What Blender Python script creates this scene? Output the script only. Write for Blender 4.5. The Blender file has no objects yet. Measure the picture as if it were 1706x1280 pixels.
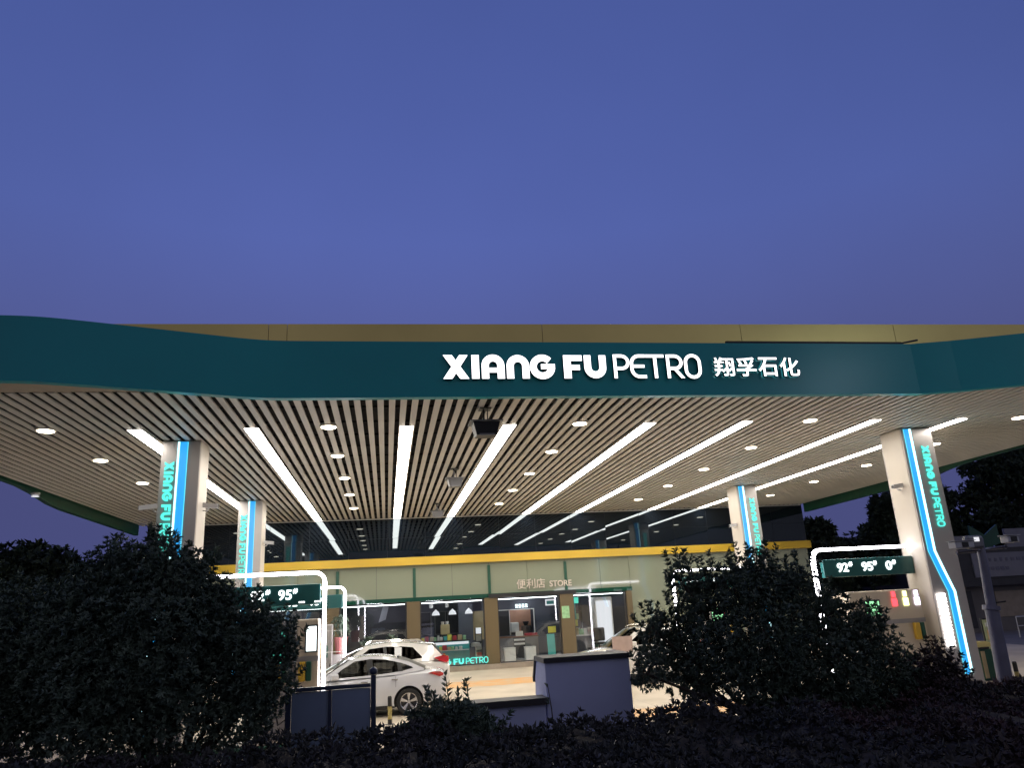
import bpy, bmesh, math, random
import numpy as np
from mathutils import Vector, Matrix, Euler
PI = math.pi
rnd = random.Random(7)
S = bpy.context.scene
C = S.collection

# ------------------------------------------------------------------ camera
yaw, pitch, roll, FPX = math.radians(9.974), math.radians(16.621), math.radians(-3.136), 1249.56
fw = Vector((math.sin(yaw)*math.cos(pitch), math.cos(yaw)*math.cos(pitch), math.sin(pitch)))
r0 = Vector((math.cos(yaw), -math.sin(yaw), 0)); u0 = r0.cross(fw)
rt = r0*math.cos(roll) + u0*math.sin(roll); up = -r0*math.sin(roll) + u0*math.cos(roll)
cam_d = bpy.data.cameras.new('camera'); cam = bpy.data.objects.new('camera', cam_d); C.objects.link(cam)
cam.matrix_world = Matrix(((rt.x, up.x, -fw.x, 0), (rt.y, up.y, -fw.y, 0), (rt.z, up.z, -fw.z, 2.5), (0, 0, 0, 1)))
cam_d.sensor_fit = 'HORIZONTAL'; cam_d.sensor_width = 36; cam_d.lens = FPX/1706*36
cam_d.clip_start = 0.05; cam_d.clip_end = 2000
S.camera = cam

# ------------------------------------------------------------------ dusk sky
w = bpy.data.worlds.new("World"); S.world = w; w.use_nodes = True
nt = w.node_tree; bg = nt.nodes['Background']
sk = nt.nodes.new('ShaderNodeTexSky'); sk.sky_type = 'NISHITA'; sk.sun_disc = False
sk.sun_elevation = math.radians(-2.0); sk.sun_rotation = math.radians(180); sk.ozone_density = 3
flat = nt.nodes.new('ShaderNodeMix'); flat.data_type = 'RGBA'; flat.inputs[0].default_value = 0.4; flat.inputs[7].default_value = (0.083, 0.112, 0.355, 1)
tint = nt.nodes.new('ShaderNodeMix'); tint.data_type = 'RGBA'; tint.blend_type = 'MULTIPLY'; tint.inputs[0].default_value = 1
tint.inputs[7].default_value = (2.32, 2.3, 2.5, 1)
tc = nt.nodes.new('ShaderNodeTexCoord'); sep = nt.nodes.new('ShaderNodeSeparateXYZ')
mr = nt.nodes.new('ShaderNodeMapRange'); mr.inputs[1].default_value = 0.16; mr.inputs[2].default_value = 0.46
low = nt.nodes.new('ShaderNodeMix'); low.data_type = 'RGBA'
low.inputs[6].default_value = (0.066, 0.074, 0.205, 1)
nt.links.new(tc.outputs['Generated'], sep.inputs[0]); nt.links.new(sep.outputs[2], mr.inputs[0])
cn = nt.nodes.new('ShaderNodeTexNoise'); cn.inputs['Scale'].default_value = 1.6; cn.inputs['Detail'].default_value = 4
cr = nt.nodes.new('ShaderNodeMapRange'); cr.inputs[1].default_value = 0.3; cr.inputs[2].default_value = 0.7; cr.inputs[3].default_value = 0.93; cr.inputs[4].default_value = 1.07
nt.links.new(tc.outputs['Generated'], cn.inputs['Vector']); nt.links.new(cn.outputs['Fac'], cr.inputs[0]); nt.links.new(cr.outputs[0], bg.inputs[1])
nt.links.new(sk.outputs[0], tint.inputs[6]); nt.links.new(mr.outputs[0], low.inputs[0])
nt.links.new(tint.outputs[2], flat.inputs[6]); nt.links.new(flat.outputs[2], low.inputs[7]); 
mr2 = nt.nodes.new('ShaderNodeMapRange'); mr2.inputs[1].default_value = 0.15; mr2.inputs[2].default_value = -0.55   # afterglow of the set sun, behind the camera
glow = nt.nodes.new('ShaderNodeMix'); glow.data_type = 'RGBA'; glow.inputs[7].default_value = (0.17, 0.165, 0.215, 1)
nt.links.new(sep.outputs[1], mr2.inputs[0]); nt.links.new(mr2.outputs[0], glow.inputs[0]); nt.links.new(low.outputs[2], glow.inputs[6]); nt.links.new(glow.outputs[2], bg.inputs[0])
bg.inputs[1].default_value = 1.0
S.view_settings.view_transform = 'Standard'; S.view_settings.look = 'None'
S.view_settings.exposure = 0; S.view_settings.gamma = 1
S.cycles.use_denoising = True
S.cycles.max_bounces = 8; S.cycles.transparent_max_bounces = 24; S.cycles.caustics_reflective = False; S.cycles.caustics_refractive = False
S.cycles.sample_clamp_indirect = 6

# ------------------------------------------------------------------ materials
def mat(name, col, rough=0.6, metal=0.0, var=0.12, scale=3.0, bump=0.0, spec=0.5, coat=0.0, col2=None, stretch=None):
    m = bpy.data.materials.new(name); m.use_nodes = True
    n = m.node_tree; b = n.nodes['Principled BSDF']
    b.inputs['Roughness'].default_value = rough; b.inputs['Metallic'].default_value = metal
    b.inputs['Specular IOR Level'].default_value = spec
    if coat: b.inputs['Coat Weight'].default_value = coat; b.inputs['Coat Roughness'].default_value = 0.03
    tx = n.nodes.new('ShaderNodeTexCoord'); no = n.nodes.new('ShaderNodeTexNoise')
    no.inputs['Scale'].default_value = scale; no.inputs['Detail'].default_value = 5
    if stretch:
        mp = n.nodes.new('ShaderNodeMapping'); mp.inputs['Scale'].default_value = stretch
        n.links.new(tx.outputs['Object'], mp.inputs[0]); n.links.new(mp.outputs[0], no.inputs['Vector'])
    else: n.links.new(tx.outputs['Object'], no.inputs['Vector'])
    rp = n.nodes.new('ShaderNodeValToRGB'); rp.color_ramp.elements[0].position = 0.3; rp.color_ramp.elements[1].position = 0.7
    a = col2 or tuple(max(0, c*(1-var)) for c in col); z = col if col2 else tuple(min(1, c*(1+var)) for c in col)
    rp.color_ramp.elements[0].color = (*a, 1); rp.color_ramp.elements[1].color = (*z, 1)
    n.links.new(no.outputs['Fac'], rp.inputs[0]); n.links.new(rp.outputs[0], b.inputs['Base Color'])
    if bump:
        bp = n.nodes.new('ShaderNodeBump'); bp.inputs['Strength'].default_value = bump; bp.inputs['Distance'].default_value = 0.02
        n.links.new(no.outputs['Fac'], bp.inputs['Height']); n.links.new(bp.outputs[0], b.inputs['Normal'])
    return m
def emit(name, col, strength, base=0.05):
    m = bpy.data.materials.new(name); m.use_nodes = True
    b = m.node_tree.nodes['Principled BSDF']; b.inputs['Base Color'].default_value = (base, base, base, 1)
    b.inputs['Emission Color'].default_value = (*col, 1); b.inputs['Emission Strength'].default_value = strength
    return m
def clear_glass(name, tint_c=(0.85, 0.9, 0.9), refl=1.0, ior=1.5):
    m = bpy.data.materials.new(name); m.use_nodes = True; n = m.node_tree; n.nodes.clear()
    o = n.nodes.new('ShaderNodeOutputMaterial'); mx = n.nodes.new('ShaderNodeMixShader')
    t = n.nodes.new('ShaderNodeBsdfTransparent'); g = n.nodes.new('ShaderNodeBsdfGlossy'); f = n.nodes.new('ShaderNodeFresnel')
    t.inputs[0].default_value = (*tint_c, 1); g.inputs['Roughness'].default_value = 0.01; g.inputs[0].default_value = (refl, refl, refl, 1)
    f.inputs[0].default_value = ior
    n.links.new(f.outputs[0], mx.inputs[0]); n.links.new(t.outputs[0], mx.inputs[1]); n.links.new(g.outputs[0], mx.inputs[2]); n.links.new(mx.outputs[0], o.inputs[0])
    return m
M = {}
M['concrete'] = mat('concrete paving', (0.54, 0.47, 0.37), 0.55, scale=0.8, bump=0.05, col2=(0.40, 0.34, 0.26))
M['asphalt'] = mat('asphalt', (0.05, 0.05, 0.052), 0.85, var=0.3, scale=5, bump=0.3)
M['soil'] = mat('planting soil', (0.05, 0.04, 0.03), 0.95, var=0.4, scale=6, bump=0.6)
M['teal'] = mat('teal aluminium panel', (0.004, 0.34, 0.38), 0.29, var=0.06, scale=0.4, spec=0.42)
M['tan'] = mat('bronze gold aluminium panel', (0.72, 0.585, 0.22), 0.34, metal=0.85, var=0.12, scale=0.35)
M['slat'] = mat('warm white ceiling slat', (0.61, 0.58, 0.53), 0.5, var=0.06, scale=0.6)
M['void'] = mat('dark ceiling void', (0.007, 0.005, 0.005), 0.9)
M['soffit'] = mat('beige soffit panel', (0.42, 0.35, 0.26), 0.5, var=0.06)
M['strip'] = emit('warm white light strip', (1.0, 0.935, 0.84), 22)
M['down'] = emit('downlight lens', (1.0, 0.88, 0.66), 14)
M['column'] = mat('beige column cladding', (0.60, 0.545, 0.47), 0.42, var=0.04, scale=1.2)
M['columnfront'] = mat('silver grey column face', (0.45, 0.42, 0.41), 0.35, metal=0.2, var=0.05, scale=1.2)
M['blueglow'] = emit('blue light panel', (0.015, 0.42, 1.0), 1.0)
M['cyanedge'] = emit('cyan white light edge', (0.5, 0.92, 1.0), 2.4)
M['cyanthin'] = emit('thin cyan light edge', (0.10, 0.75, 1.0), 1.2)
M['cyanletter'] = emit('turquoise lit letter', (0.10, 0.95, 0.80), 1.15)
M['whiteletter'] = emit('white lit letter', (0.97, 0.97, 1.0), 2.6)
M['priceletter'] = emit('white lit digits', (0.95, 1.0, 1.0), 2.6)
M['led'] = emit('white led characters', (1.0, 0.96, 0.90), 9)
M['neon'] = emit('white neon tube', (0.96, 0.93, 1.0), 14)
M['board'] = mat('dark green board', (0.012, 0.085, 0.082), 0.3, var=0.06)
M['grey'] = mat('grey metal', (0.20, 0.20, 0.21), 0.4, metal=0.4)
M['dgrey'] = mat('dark grey metal', (0.05, 0.05, 0.055), 0.4, metal=0.3)
M['black'] = mat('black plastic', (0.012, 0.012, 0.013), 0.45)
M['whiteplastic'] = mat('white plastic', (0.72, 0.71, 0.69), 0.4, var=0.04)
M['cream'] = mat('cream dispenser panel', (0.62, 0.53, 0.40), 0.4, var=0.05)
M['dispgrey'] = mat('grey dispenser panel', (0.33, 0.31, 0.30), 0.4, var=0.05)
M['yellow'] = mat('yellow paint', (0.65, 0.40, 0.04), 0.4, var=0.06)
M['yellowband'] = mat('yellow gold band', (0.58, 0.38, 0.035), 0.35, var=0.05, scale=0.6)
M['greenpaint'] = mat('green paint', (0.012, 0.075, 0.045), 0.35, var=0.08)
M['whitewall'] = mat('pale glazed wall panel', (0.25, 0.275, 0.20), 0.06, var=0.025, scale=0.35, spec=0.8)
M['greenglass'] = mat('dark green back painted glass', (0.010, 0.06, 0.036), 0.04, var=0.05, spec=0.9)
M['pilaster'] = mat('brown bronze pilaster', (0.135, 0.10, 0.05), 0.4, metal=0.1, var=0.1, scale=1.0, stretch=(1, 1, 0.2))
M['plinth'] = mat('grey brown stone plinth', (0.30, 0.25, 0.20), 0.5, var=0.15, scale=3)
M['slate'] = mat('slate blue interior wall', (0.075, 0.085, 0.115), 0.5, var=0.05)
M['darkwall'] = mat('dark interior wall', (0.03, 0.03, 0.04), 0.6)
M['floortile'] = mat('pale grey floor tile', (0.45, 0.45, 0.46), 0.2, var=0.06)
M['wood'] = mat('brown wood', (0.20, 0.10, 0.06), 0.5, var=0.2, scale=6, stretch=(1, 6, 1))
M['line'] = emit('cool light line', (0.95, 0.98, 1.0), 6)
M['screenwhite'] = emit('white screen', (0.88, 1.0, 1.0), 3)
M['screenteal'] = emit('teal screen', (0.10, 0.75, 0.55), 1.1)
M['screengreen'] = emit('green screen', (0.35, 0.95, 0.45), 1.4)
M['redled'] = emit('red led', (1.0, 0.06, 0.08), 2.6)
M['yellowled'] = emit('pale yellow led', (0.9, 1.0, 0.45), 2.6)
M['violetled'] = emit('white violet led', (0.75, 0.70, 1.0), 4)
M['streetlens'] = emit('street lamp lens', (0.72, 0.88, 1.0), 110)
M['lampshade'] = emit('lit lamp shade', (0.95, 0.95, 1.0), 0.9)
M['carwhite'] = mat('pearl white car paint', (0.68, 0.66, 0.62), 0.18, var=0.01, spec=0.5, coat=1.0)
M['carsilver'] = mat('silver white car paint', (0.56, 0.56, 0.58), 0.2, var=0.01, spec=0.5, coat=1.0)
M['tyre'] = mat('tyre rubber', (0.014, 0.014, 0.014), 0.8, var=0.2)
M['rim'] = mat('alloy rim', (0.55, 0.55, 0.56), 0.25, metal=0.9, var=0.02)
M['trim'] = mat('black car trim', (0.012, 0.012, 0.013), 0.3)
M['chrome'] = mat('chrome', (0.8, 0.8, 0.8), 0.08, metal=1.0, var=0.01)
M['seat'] = mat('dark car seat', (0.03, 0.026, 0.024), 0.8)
M['tail'] = mat('red tail lamp', (0.45, 0.01, 0.012), 0.12, var=0.05, coat=1.0)
M['headlamp'] = mat('clear head lamp', (0.35, 0.34, 0.32), 0.08, metal=0.6, coat=1.0)
M['bluewall'] = mat('blue tinted wall', (0.58, 0.64, 0.95), 0.6, var=0.04, scale=2)  # blue tint is put into the base colour, not left to the dusk sky
M['cap'] = mat('dark stone cap', (0.035, 0.033, 0.04), 0.55)
M['fence'] = mat('slate fence panel', (0.22, 0.28, 0.42), 0.5, var=0.06)
M['fenceframe'] = mat('dark navy fence frame', (0.03, 0.042, 0.09), 0.4)
M['bark'] = mat('bark', (0.05, 0.04, 0.03), 0.9, var=0.3, scale=12, bump=0.5)
M['leaf'] = mat('dark evergreen leaf', (0.15, 0.205, 0.145), 0.5, col2=(0.065, 0.10, 0.085), scale=6)
M['leaf2'] = mat('glossy green leaf', (0.115, 0.16, 0.11), 0.42, col2=(0.045, 0.075, 0.06), scale=6)
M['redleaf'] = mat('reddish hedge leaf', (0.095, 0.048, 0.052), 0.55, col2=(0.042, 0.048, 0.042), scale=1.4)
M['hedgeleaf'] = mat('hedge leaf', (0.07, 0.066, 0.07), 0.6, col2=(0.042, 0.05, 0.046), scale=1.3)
M['treeleaf'] = mat('far tree foliage', (0.035, 0.055, 0.03), 0.7, var=0.4, scale=0.5)
M['pole'] = mat('galvanised pole', (0.17, 0.17, 0.22), 0.45, metal=0.4, var=0.15, scale=4)
M['shopletter'] = mat('pale metal letters', (0.68, 0.60, 0.53), 0.4)
M['camwhite'] = mat('camera housing', (0.5, 0.5, 0.52), 0.4)
M['shed'] = mat('shed wall', (0.14, 0.13, 0.13), 0.7, var=0.2, scale=1.0)
M['banner'] = mat('grey banner', (0.22, 0.22, 0.26), 0.6, var=0.08, scale=1.2)
M['dullyellow'] = mat('dull yellow paint', (0.36, 0.29, 0.10), 0.5)
M['sideroad'] = mat('grey worn road', (0.16, 0.15, 0.15), 0.8, var=0.2, scale=2)
M['addedlight'] = emit('added shop light', (0.95, 0.97, 1.0), 16)
M['pink'] = mat('pink red pot', (0.42, 0.15, 0.15), 0.5)
M['orange'] = mat('mottled orange', (0.62, 0.30, 0.08), 0.6, col2=(0.50, 0.38, 0.24), scale=2.5)
M['paper'] = mat('paper notice', (0.62, 0.62, 0.58), 0.6, var=0.15, scale=9)
M['pinkboard'] = mat('pinkish board', (0.42, 0.31, 0.27), 0.5, var=0.1, scale=5)
M['greenpaper'] = mat('green notice', (0.30, 0.55, 0.30), 0.6, var=0.2, scale=10)
M['noticepaper'] = mat('faded green notice', (0.34, 0.38, 0.22), 0.6, var=0.2, scale=14)
M['yellowpaper'] = mat('yellow notice', (0.75, 0.70, 0.12), 0.6, var=0.08)
M['redbox'] = mat('red box', (0.45, 0.04, 0.06), 0.5)
M['tealbox'] = mat('teal box', (0.05, 0.35, 0.34), 0.5)
M['whitebox'] = mat('white box', (0.6, 0.6, 0.58), 0.5)
M['tanbox'] = mat('tan box', (0.45, 0.36, 0.20), 0.6)
M['warmpanel'] = mat('copper lit panel', (0.55, 0.30, 0.20), 0.5)
M['pane'] = clear_glass('shop window glass', (0.88, 0.92, 0.92), 1.0, 1.9)
M['darkcarglass'] = clear_glass('privacy car glass', (0.06, 0.06, 0.06), 0.9, 1.5)
M['carglass'] = clear_glass('tinted car glass', (0.30, 0.30, 0.29), 0.9, 1.5)
def dark_mirror():
    m = mat('dark mirror glass', (0.006, 0.009, 0.014), 0.015, var=0.0)
    b = m.node_tree.nodes['Principled BSDF']; b.inputs['IOR'].default_value = 1.56; b.inputs['Specular Tint'].default_value = (0.80, 0.92, 1.0, 1)
    return m
M['darkglass'] = dark_mirror()

# ------------------------------------------------------------------ mesh building
class MB:
    def __init__(s): s.v = []; s.f = []
    def add(s, vs, fs):
        k = len(s.v); s.v += [tuple(p) for p in vs]; s.f += [tuple(i+k for i in f) for f in fs]; return s
    def box(s, x0, x1, y0, y1, z0, z1, rz=0, piv=None):
        vs = [(x, y, z) for z in (z0, z1) for y in (y0, y1) for x in (x0, x1)]
        if rz:
            px, py = piv or ((x0+x1)/2, (y0+y1)/2); c, q = math.cos(rz), math.sin(rz)
            vs = [(px+(x-px)*c-(y-py)*q, py+(x-px)*q+(y-py)*c, z) for x, y, z in vs]
        return s.add(vs, [(0, 2, 3, 1), (4, 5, 7, 6), (0, 1, 5, 4), (2, 6, 7, 3), (0, 4, 6, 2), (1, 3, 7, 5)])
    def rbox(s, x0, x1, y0, y1, z0, z1, b=0.02):          # box with chamfered edges
        bm = bmesh.new(); bmesh.ops.create_cube(bm, size=1)
        for v in bm.verts: v.co = Vector(((x0+x1)/2+v.co.x*(x1-x0), (y0+y1)/2+v.co.y*(y1-y0), (z0+z1)/2+v.co.z*(z1-z0)))
        bmesh.ops.bevel(bm, geom=bm.edges[:], offset=b, segments=2, affect='EDGES', profile=0.5)
        bm.verts.index_update(); s.add([v.co[:] for v in bm.verts], [[v.index for v in f.verts] for f in bm.faces]); bm.free(); return s
    def tube(s, path, r, n=8, cap=True):
        P = [Vector(p) for p in path]; R = r if isinstance(r, (list, tuple)) else [r]*len(P)
        k = len(s.v); prev = None
        for i, p in enumerate(P):
            t = (P[min(i+1, len(P)-1)]-P[max(i-1, 0)]).normalized()
            if prev is None: a = t.orthogonal().normalized()
            else: a = (prev - t*prev.dot(t)).normalized()
            prev = a; b = t.cross(a)
            for j in range(n):
                q = 2*PI*j/n; s.v.append(tuple(p+(a*math.cos(q)+b*math.sin(q))*R[i]))
        for i in range(len(P)-1):
            for j in range(n): s.f.append((k+i*n+j, k+i*n+(j+1) % n, k+(i+1)*n+(j+1) % n, k+(i+1)*n+j))
        if cap: s.f.append(tuple(k+j for j in range(n-1, -1, -1))); s.f.append(tuple(k+(len(P)-1)*n+j for j in range(n)))
        return s
    def lathe(s, prof, x, y, z, n=20):                     # prof: (radius, height) from bottom to top
        k = len(s.v)
        for r, h in prof:
            for j in range(n): q = 2*PI*j/n; s.v.append((x+r*math.cos(q), y+r*math.sin(q), z+h))
        for i in range(len(prof)-1):
            for j in range(n): s.f.append((k+i*n+j, k+i*n+(j+1) % n, k+(i+1)*n+(j+1) % n, k+(i+1)*n+j))
        s.f.append(tuple(k+j for j in range(n-1, -1, -1))); s.f.append(tuple(k+(len(prof)-1)*n+j for j in range(n))); return s
    def prism(s, poly, fn, t0, t1):                        # 2-D polygon lifted by fn(u, v, t), thickness t0..t1
        n = len(poly)
        vs = [fn(u, v, t0) for u, v in poly]+[fn(u, v, t1) for u, v in poly]
        return s.add(vs, [tuple(range(n)), tuple(range(2*n-1, n-1, -1))]+[(i, i+n, (i+1) % n+n, (i+1) % n) for i in range(n)])
    def build(s, name, m, parent=None, smooth=False, local=False):
        me = bpy.data.meshes.new(name); vs = s.v
        if parent is not None and not local:
            L = parent.matrix_world.translation if parent.parent else parent.location
            L = wloc(parent); vs = [(x-L.x, y-L.y, z-L.z) for x, y, z in vs]
        me.from_pydata(vs, [], s.f); me.validate(); me.update()
        bm = bmesh.new(); bm.from_mesh(me); bmesh.ops.recalc_face_normals(bm, faces=bm.faces); bm.to_mesh(me); bm.free()
        me.materials.append(M[m] if isinstance(m, str) else m)
        if smooth: smooth_by_angle(me)
        o = bpy.data.objects.new(name, me); C.objects.link(o)
        if parent is not None: o.parent = parent
        return o
def wloc(o):
    L = Vector((0, 0, 0))
    while o is not None: L = L+o.location; o = o.parent
    return L
def smooth_by_angle(me, deg=35):
    me.shade_smooth()
    try: me.set_sharp_from_angle(angle=math.radians(deg))
    except Exception: pass
def tag(o, label, cat, group=None):
    o['label'] = label; o['category'] = cat
    if group: o['group'] = group
    return o
def thing(name, label, cat, loc=(0, 0, 0), group=None):
    o = bpy.data.objects.new(name, None); C.objects.link(o); o.location = loc; o.empty_display_size = 0.2
    return tag(o, label, cat, group)
def kind(o, k): o['kind'] = k; return o
def dup(root, loc, label=None):
    c = root.copy(); C.objects.link(c); c.location = loc
    if label: c['label'] = label
    for ch in list(root.children):
        d = ch.copy(); C.objects.link(d); d.parent = c
        for g in list(ch.children):
            e = g.copy(); C.objects.link(e); e.parent = d
    return c
def mesh_np(name, V, F, m, parent=None):                   # big triangle / quad soups
    me = bpy.data.meshes.new(name); L = wloc(parent) if parent else Vector((0, 0, 0))
    V = (V-np.array(L)).astype(np.float32); k = F.shape[1]
    me.vertices.add(len(V)); me.vertices.foreach_set('co', V.ravel())
    me.loops.add(F.size); me.loops.foreach_set('vertex_index', F.astype(np.int32).ravel())
    me.polygons.add(len(F)); me.polygons.foreach_set('loop_start', np.arange(0, F.size, k, dtype=np.int32))
    me.update(calc_edges=True); me.materials.append(M[m])
    o = bpy.data.objects.new(name, me); C.objects.link(o)
    if parent: o.parent = parent
    return o

# ------------------------------------------------------------------ lettering
def ribbon(path, wd, closed=False):                        # list of quads (2-D) along a path
    P = [Vector(p) for p in path]; n = len(P); L = []; R = []
    for i in range(n):
        a = P[i-1] if (i > 0 or closed) else None; b = P[(i+1) % n] if (i < n-1 or closed) else None
        d1 = (P[i]-a).normalized() if a is not None else None; d2 = (b-P[i]).normalized() if b is not None else None
        d = (d1+d2).normalized() if d1 is not None and d2 is not None else (d1 or d2)
        nn = Vector((-d.y, d.x)); k = 1.0
        if d1 is not None and d2 is not None: k = 1/max(0.5, nn.dot(Vector((-d1.y, d1.x))))
        L.append(P[i]+nn*wd/2*k); R.append(P[i]-nn*wd/2*k)
    return [[tuple(L[i]), tuple(R[i]), tuple(R[(i+1) % n]), tuple(L[(i+1) % n])] for i in range(n if closed else n-1)]
def arc(cx, cy, r, a0, a1, n=12, ry=None):
    return [(cx+r*math.cos(math.radians(a0+(a1-a0)*i/n)), cy+(ry or r)*math.sin(math.radians(a0+(a1-a0)*i/n))) for i in range(n+1)]
def rect(x0, y0, x1, y1): return [(x0, y0), (x1, y0), (x1, y1), (x0, y1)]
def brand_polys(parts=('XIANG', 'FU', 'PETRO')):
    out = []
    if 'XIANG' in parts:
        out += [[[(0, 0), (.36, 0), (1.0, 1), (.66, 1)]], [[(.68, 0), (1.04, 0), (.36, 1), (0, 1)]], [rect(1.15, 0, 1.45, 1)]]
        out += [ribbon([(1.70, 0), (1.70, .56)]+arc(2.02, .56, .32, 180, 0)[1:]+[(2.34, 0)], .29), [rect(1.84, .26, 2.20, .46)]]
        out += [ribbon([(2.72, 0), (2.72, .54)]+arc(3.04, .54, .32, 180, 0)[1:]+[(3.36, 0)], .29)]
        out += [ribbon(arc(4.06, .5, .385, 42, 352, 22), .28), [rect(4.00, .40, 4.58, .62)]]
    if 'FU' in parts:
        out += [[rect(4.95, 0, 5.26, 1)], [rect(5.26, .76, 5.74, 1)], [rect(5.26, .36, 5.63, .58)]]
        out += [ribbon([(5.97, 1), (5.97, .47)]+arc(6.29, .47, .32, 180, 360)[1:]+[(6.61, 1)], .29)]
    if 'PETRO' in parts:
        t = .135
        out += [[rect(7.08, 0, 7.08+t, 1.04)], ribbon([(7.215, .975), (7.44, .975)]+arc(7.44, .70, .27, 90, -90)[1:-1]+[(7.44, .43), (7.215, .43)], t)]
        out += [ribbon([(8.48, .975), (8.20, .975)]+arc(8.20, .64, .335, 90, 180)[1:]+[(7.865, .40)]+arc(8.20, .40, .335, 180, 270)[1:]+[(8.48, .065)], t), [rect(7.94, .46, 8.42, .59)]]
        out += [[rect(8.50, .91, 9.30, 1.04)], [rect(8.83, 0, 8.97, .91)]]
        out += [[rect(9.40, 0, 9.40+t, 1.04)], ribbon([(9.535, .975), (9.78, .975)]+arc(9.78, .70, .27, 90, -90)[1:-1]+[(9.78, .43), (9.535, .43)], t), [[(9.70, .37), (9.86, .37), (10.16, 0), (9.99, 0)]]]
        out += [ribbon(arc(10.56, .69, .31, 0, 180)+arc(10.56, .35, .31, 180, 360), t, closed=True)]
    return out
def brand(mb, fn, depth, parts=('XIANG', 'FU', 'PETRO'), sides=None):
    for i, st in enumerate(brand_polys(parts)):
        for q in st:
            if sides is None: mb.prism(q, fn, 0.0, depth+(i % 3)*0.0012)
            else: mb.add([fn(u, v, depth+(i % 3)*0.0012) for u, v in q], [tuple(range(len(q)))]); sides.prism(q, fn, 0.0, depth-0.002-(i % 3)*0.0012)
    return mb
def font_mesh(text, bold=0.0, extrude=0.5, shear=0.0):      # flat font geometry, normalised to height of its own
    cu = bpy.data.curves.new('txt', 'FONT'); cu.body = text; cu.size = 1; cu.offset = bold; cu.extrude = 0; cu.resolution_u = 4; cu.shear = shear
    o = bpy.data.objects.new('txt', cu); C.objects.link(o)
    bpy.context.view_layer.update()
    me = bpy.data.meshes.new_from_object(o.evaluated_get(bpy.context.evaluated_depsgraph_get()))
    vs = [v.co[:] for v in me.vertices]; fs = [tuple(p.vertices) for p in me.polygons]; es = {}
    for f in fs:
        for a, b in zip(f, f[1:]+f[:1]): es[(a, b)] = es.get((a, b), 0)+1
    rim = [e for e in es if (e[1], e[0]) not in es]
    bpy.data.objects.remove(o); bpy.data.curves.remove(cu); bpy.data.meshes.remove(me)
    return vs, fs, rim
def text_on(mb, text, x0, x1, z0, z1, fn, depth, bold=0.0, shear=0.0, sides=None):   # fit text in a box of the (u, v) plane
    vs, fs, rim = font_mesh(text, bold, shear=shear)
    if not vs: return mb
    ax = min(v[0] for v in vs); bx = max(v[0] for v in vs); ay = min(v[1] for v in vs); by = max(v[1] for v in vs)
    uv = [(x0+(v[0]-ax)/(bx-ax)*(x1-x0), z0+(v[1]-ay)/(by-ay)*(z1-z0)) for v in vs]; n = len(uv)
    if sides is not None:
        sides.add([fn(u, v, depth-0.001) for u, v in uv]+[fn(u, v, 0.0) for u, v in uv], [(a, a+n, b+n, b) for a, b in rim]); return mb.add([fn(u, v, depth) for u, v in uv], fs)
    P = [fn(u, v, depth) for u, v in uv]+[fn(u, v, 0.0) for u, v in uv]
    return mb.add(P, fs+[(a, a+n, b+n, b) for a, b in rim])

#SECTION2
# ================================================================== setting
def sheet(name, xs, ys, zf, m):
    b = MB()
    for y in ys:
        for x in xs: b.v.append((x, y, zf(x, y)))
    n = len(xs)
    b.f = [(j*n+i, j*n+i+1, (j+1)*n+i+1, (j+1)*n+i) for j in range(len(ys)-1) for i in range(n-1)]
    return kind(b.build(name, m), 'structure')
def gz(y): return 0.0 if y < 24 else min(0.16, 0.16*(y-24)/8.2)
sheet('ground', [-400, -60, 0, 60, 400], [-200, 0, 9, 60, 700], lambda x, y: -0.06, 'asphalt')
sheet('forecourt', [-30, -9, 0, 10, 24.5], [9.9, 14, 18, 22, 24, 26, 28, 30, 32.2, 40], lambda x, y: gz(y), 'concrete')
sheet('side_road', [24.56, 30, 40, 70], [8, 20, 30, 45, 70], lambda x, y: -0.02, 'sideroad')
for i, (x0, x1, y0, y1) in enumerate([(1.2, 9.6, 26.6, 28.4), (3.2, 10, 17.2, 18.9)]):  # flat mottled orange bands laid just above the paving
    sheet('orange_band', [x0, (x0+x1)/2, x1], [y0, (y0+y1)/2, y1], lambda x, y: gz(y)+0.005, 'orange')
for x in (-6, 0.5, 6.5, 12.5, 18.5):
    sheet('paving_joint', [x, x+0.015], [10, 24, 32.1], lambda a, y: gz(y)+0.003, 'plinth')
vg = MB(); vg.box(-30, 24.5, -8, 9.8, -0.05, 0.75); kind(vg.build('verge', 'soil'), 'structure')

# ================================================================== canopy
CZ = 6.4
plan = [(-9.75, 12.45), (-6.9, 12.44), (-6.0, 12.45), (-5.55, 12.50), (-5.0, 12.66), (-3.0, 13.33), (-2.55, 13.48), (-2.1, 13.58), (-1.6, 13.6),
        (11.1, 13.6), (11.9, 13.385), (13.2, 12.92), (15.0, 12.24), (19.05, 11.5)]
left, right = [p for p in plan if p[0] < 0]+[(0, 13.6)], [p for p in plan if p[0] > 0]
for _ in range(3):                                          # round the left bends of the plan, keep the right fold
    q = [left[0]]
    for (a, b), (c, d) in zip(left, left[1:]): q += [(a*.75+c*.25, b*.75+d*.25), (a*.25+c*.75, b*.25+d*.75)]
    left = q+[left[-1]]
plan = left+right
def yf(x):
    for (a, b), (c, d) in zip(plan, plan[1:]):
        if a <= x <= c: return b+(d-b)*(x-a)/(c-a)
    return 12.2
can = thing('petrol_canopy', 'huge petrol station canopy with dark teal fascia, gold parapet and slatted ceiling', 'canopy', (4.6, 22.5, CZ))
b = MB(); n = len(plan)
for x, y in plan: b.v += [(x, y, CZ-0.03), (x, y, CZ+1.08), (x, y+0.16, CZ-0.03), (x, y+0.16, CZ+1.08)]
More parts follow.
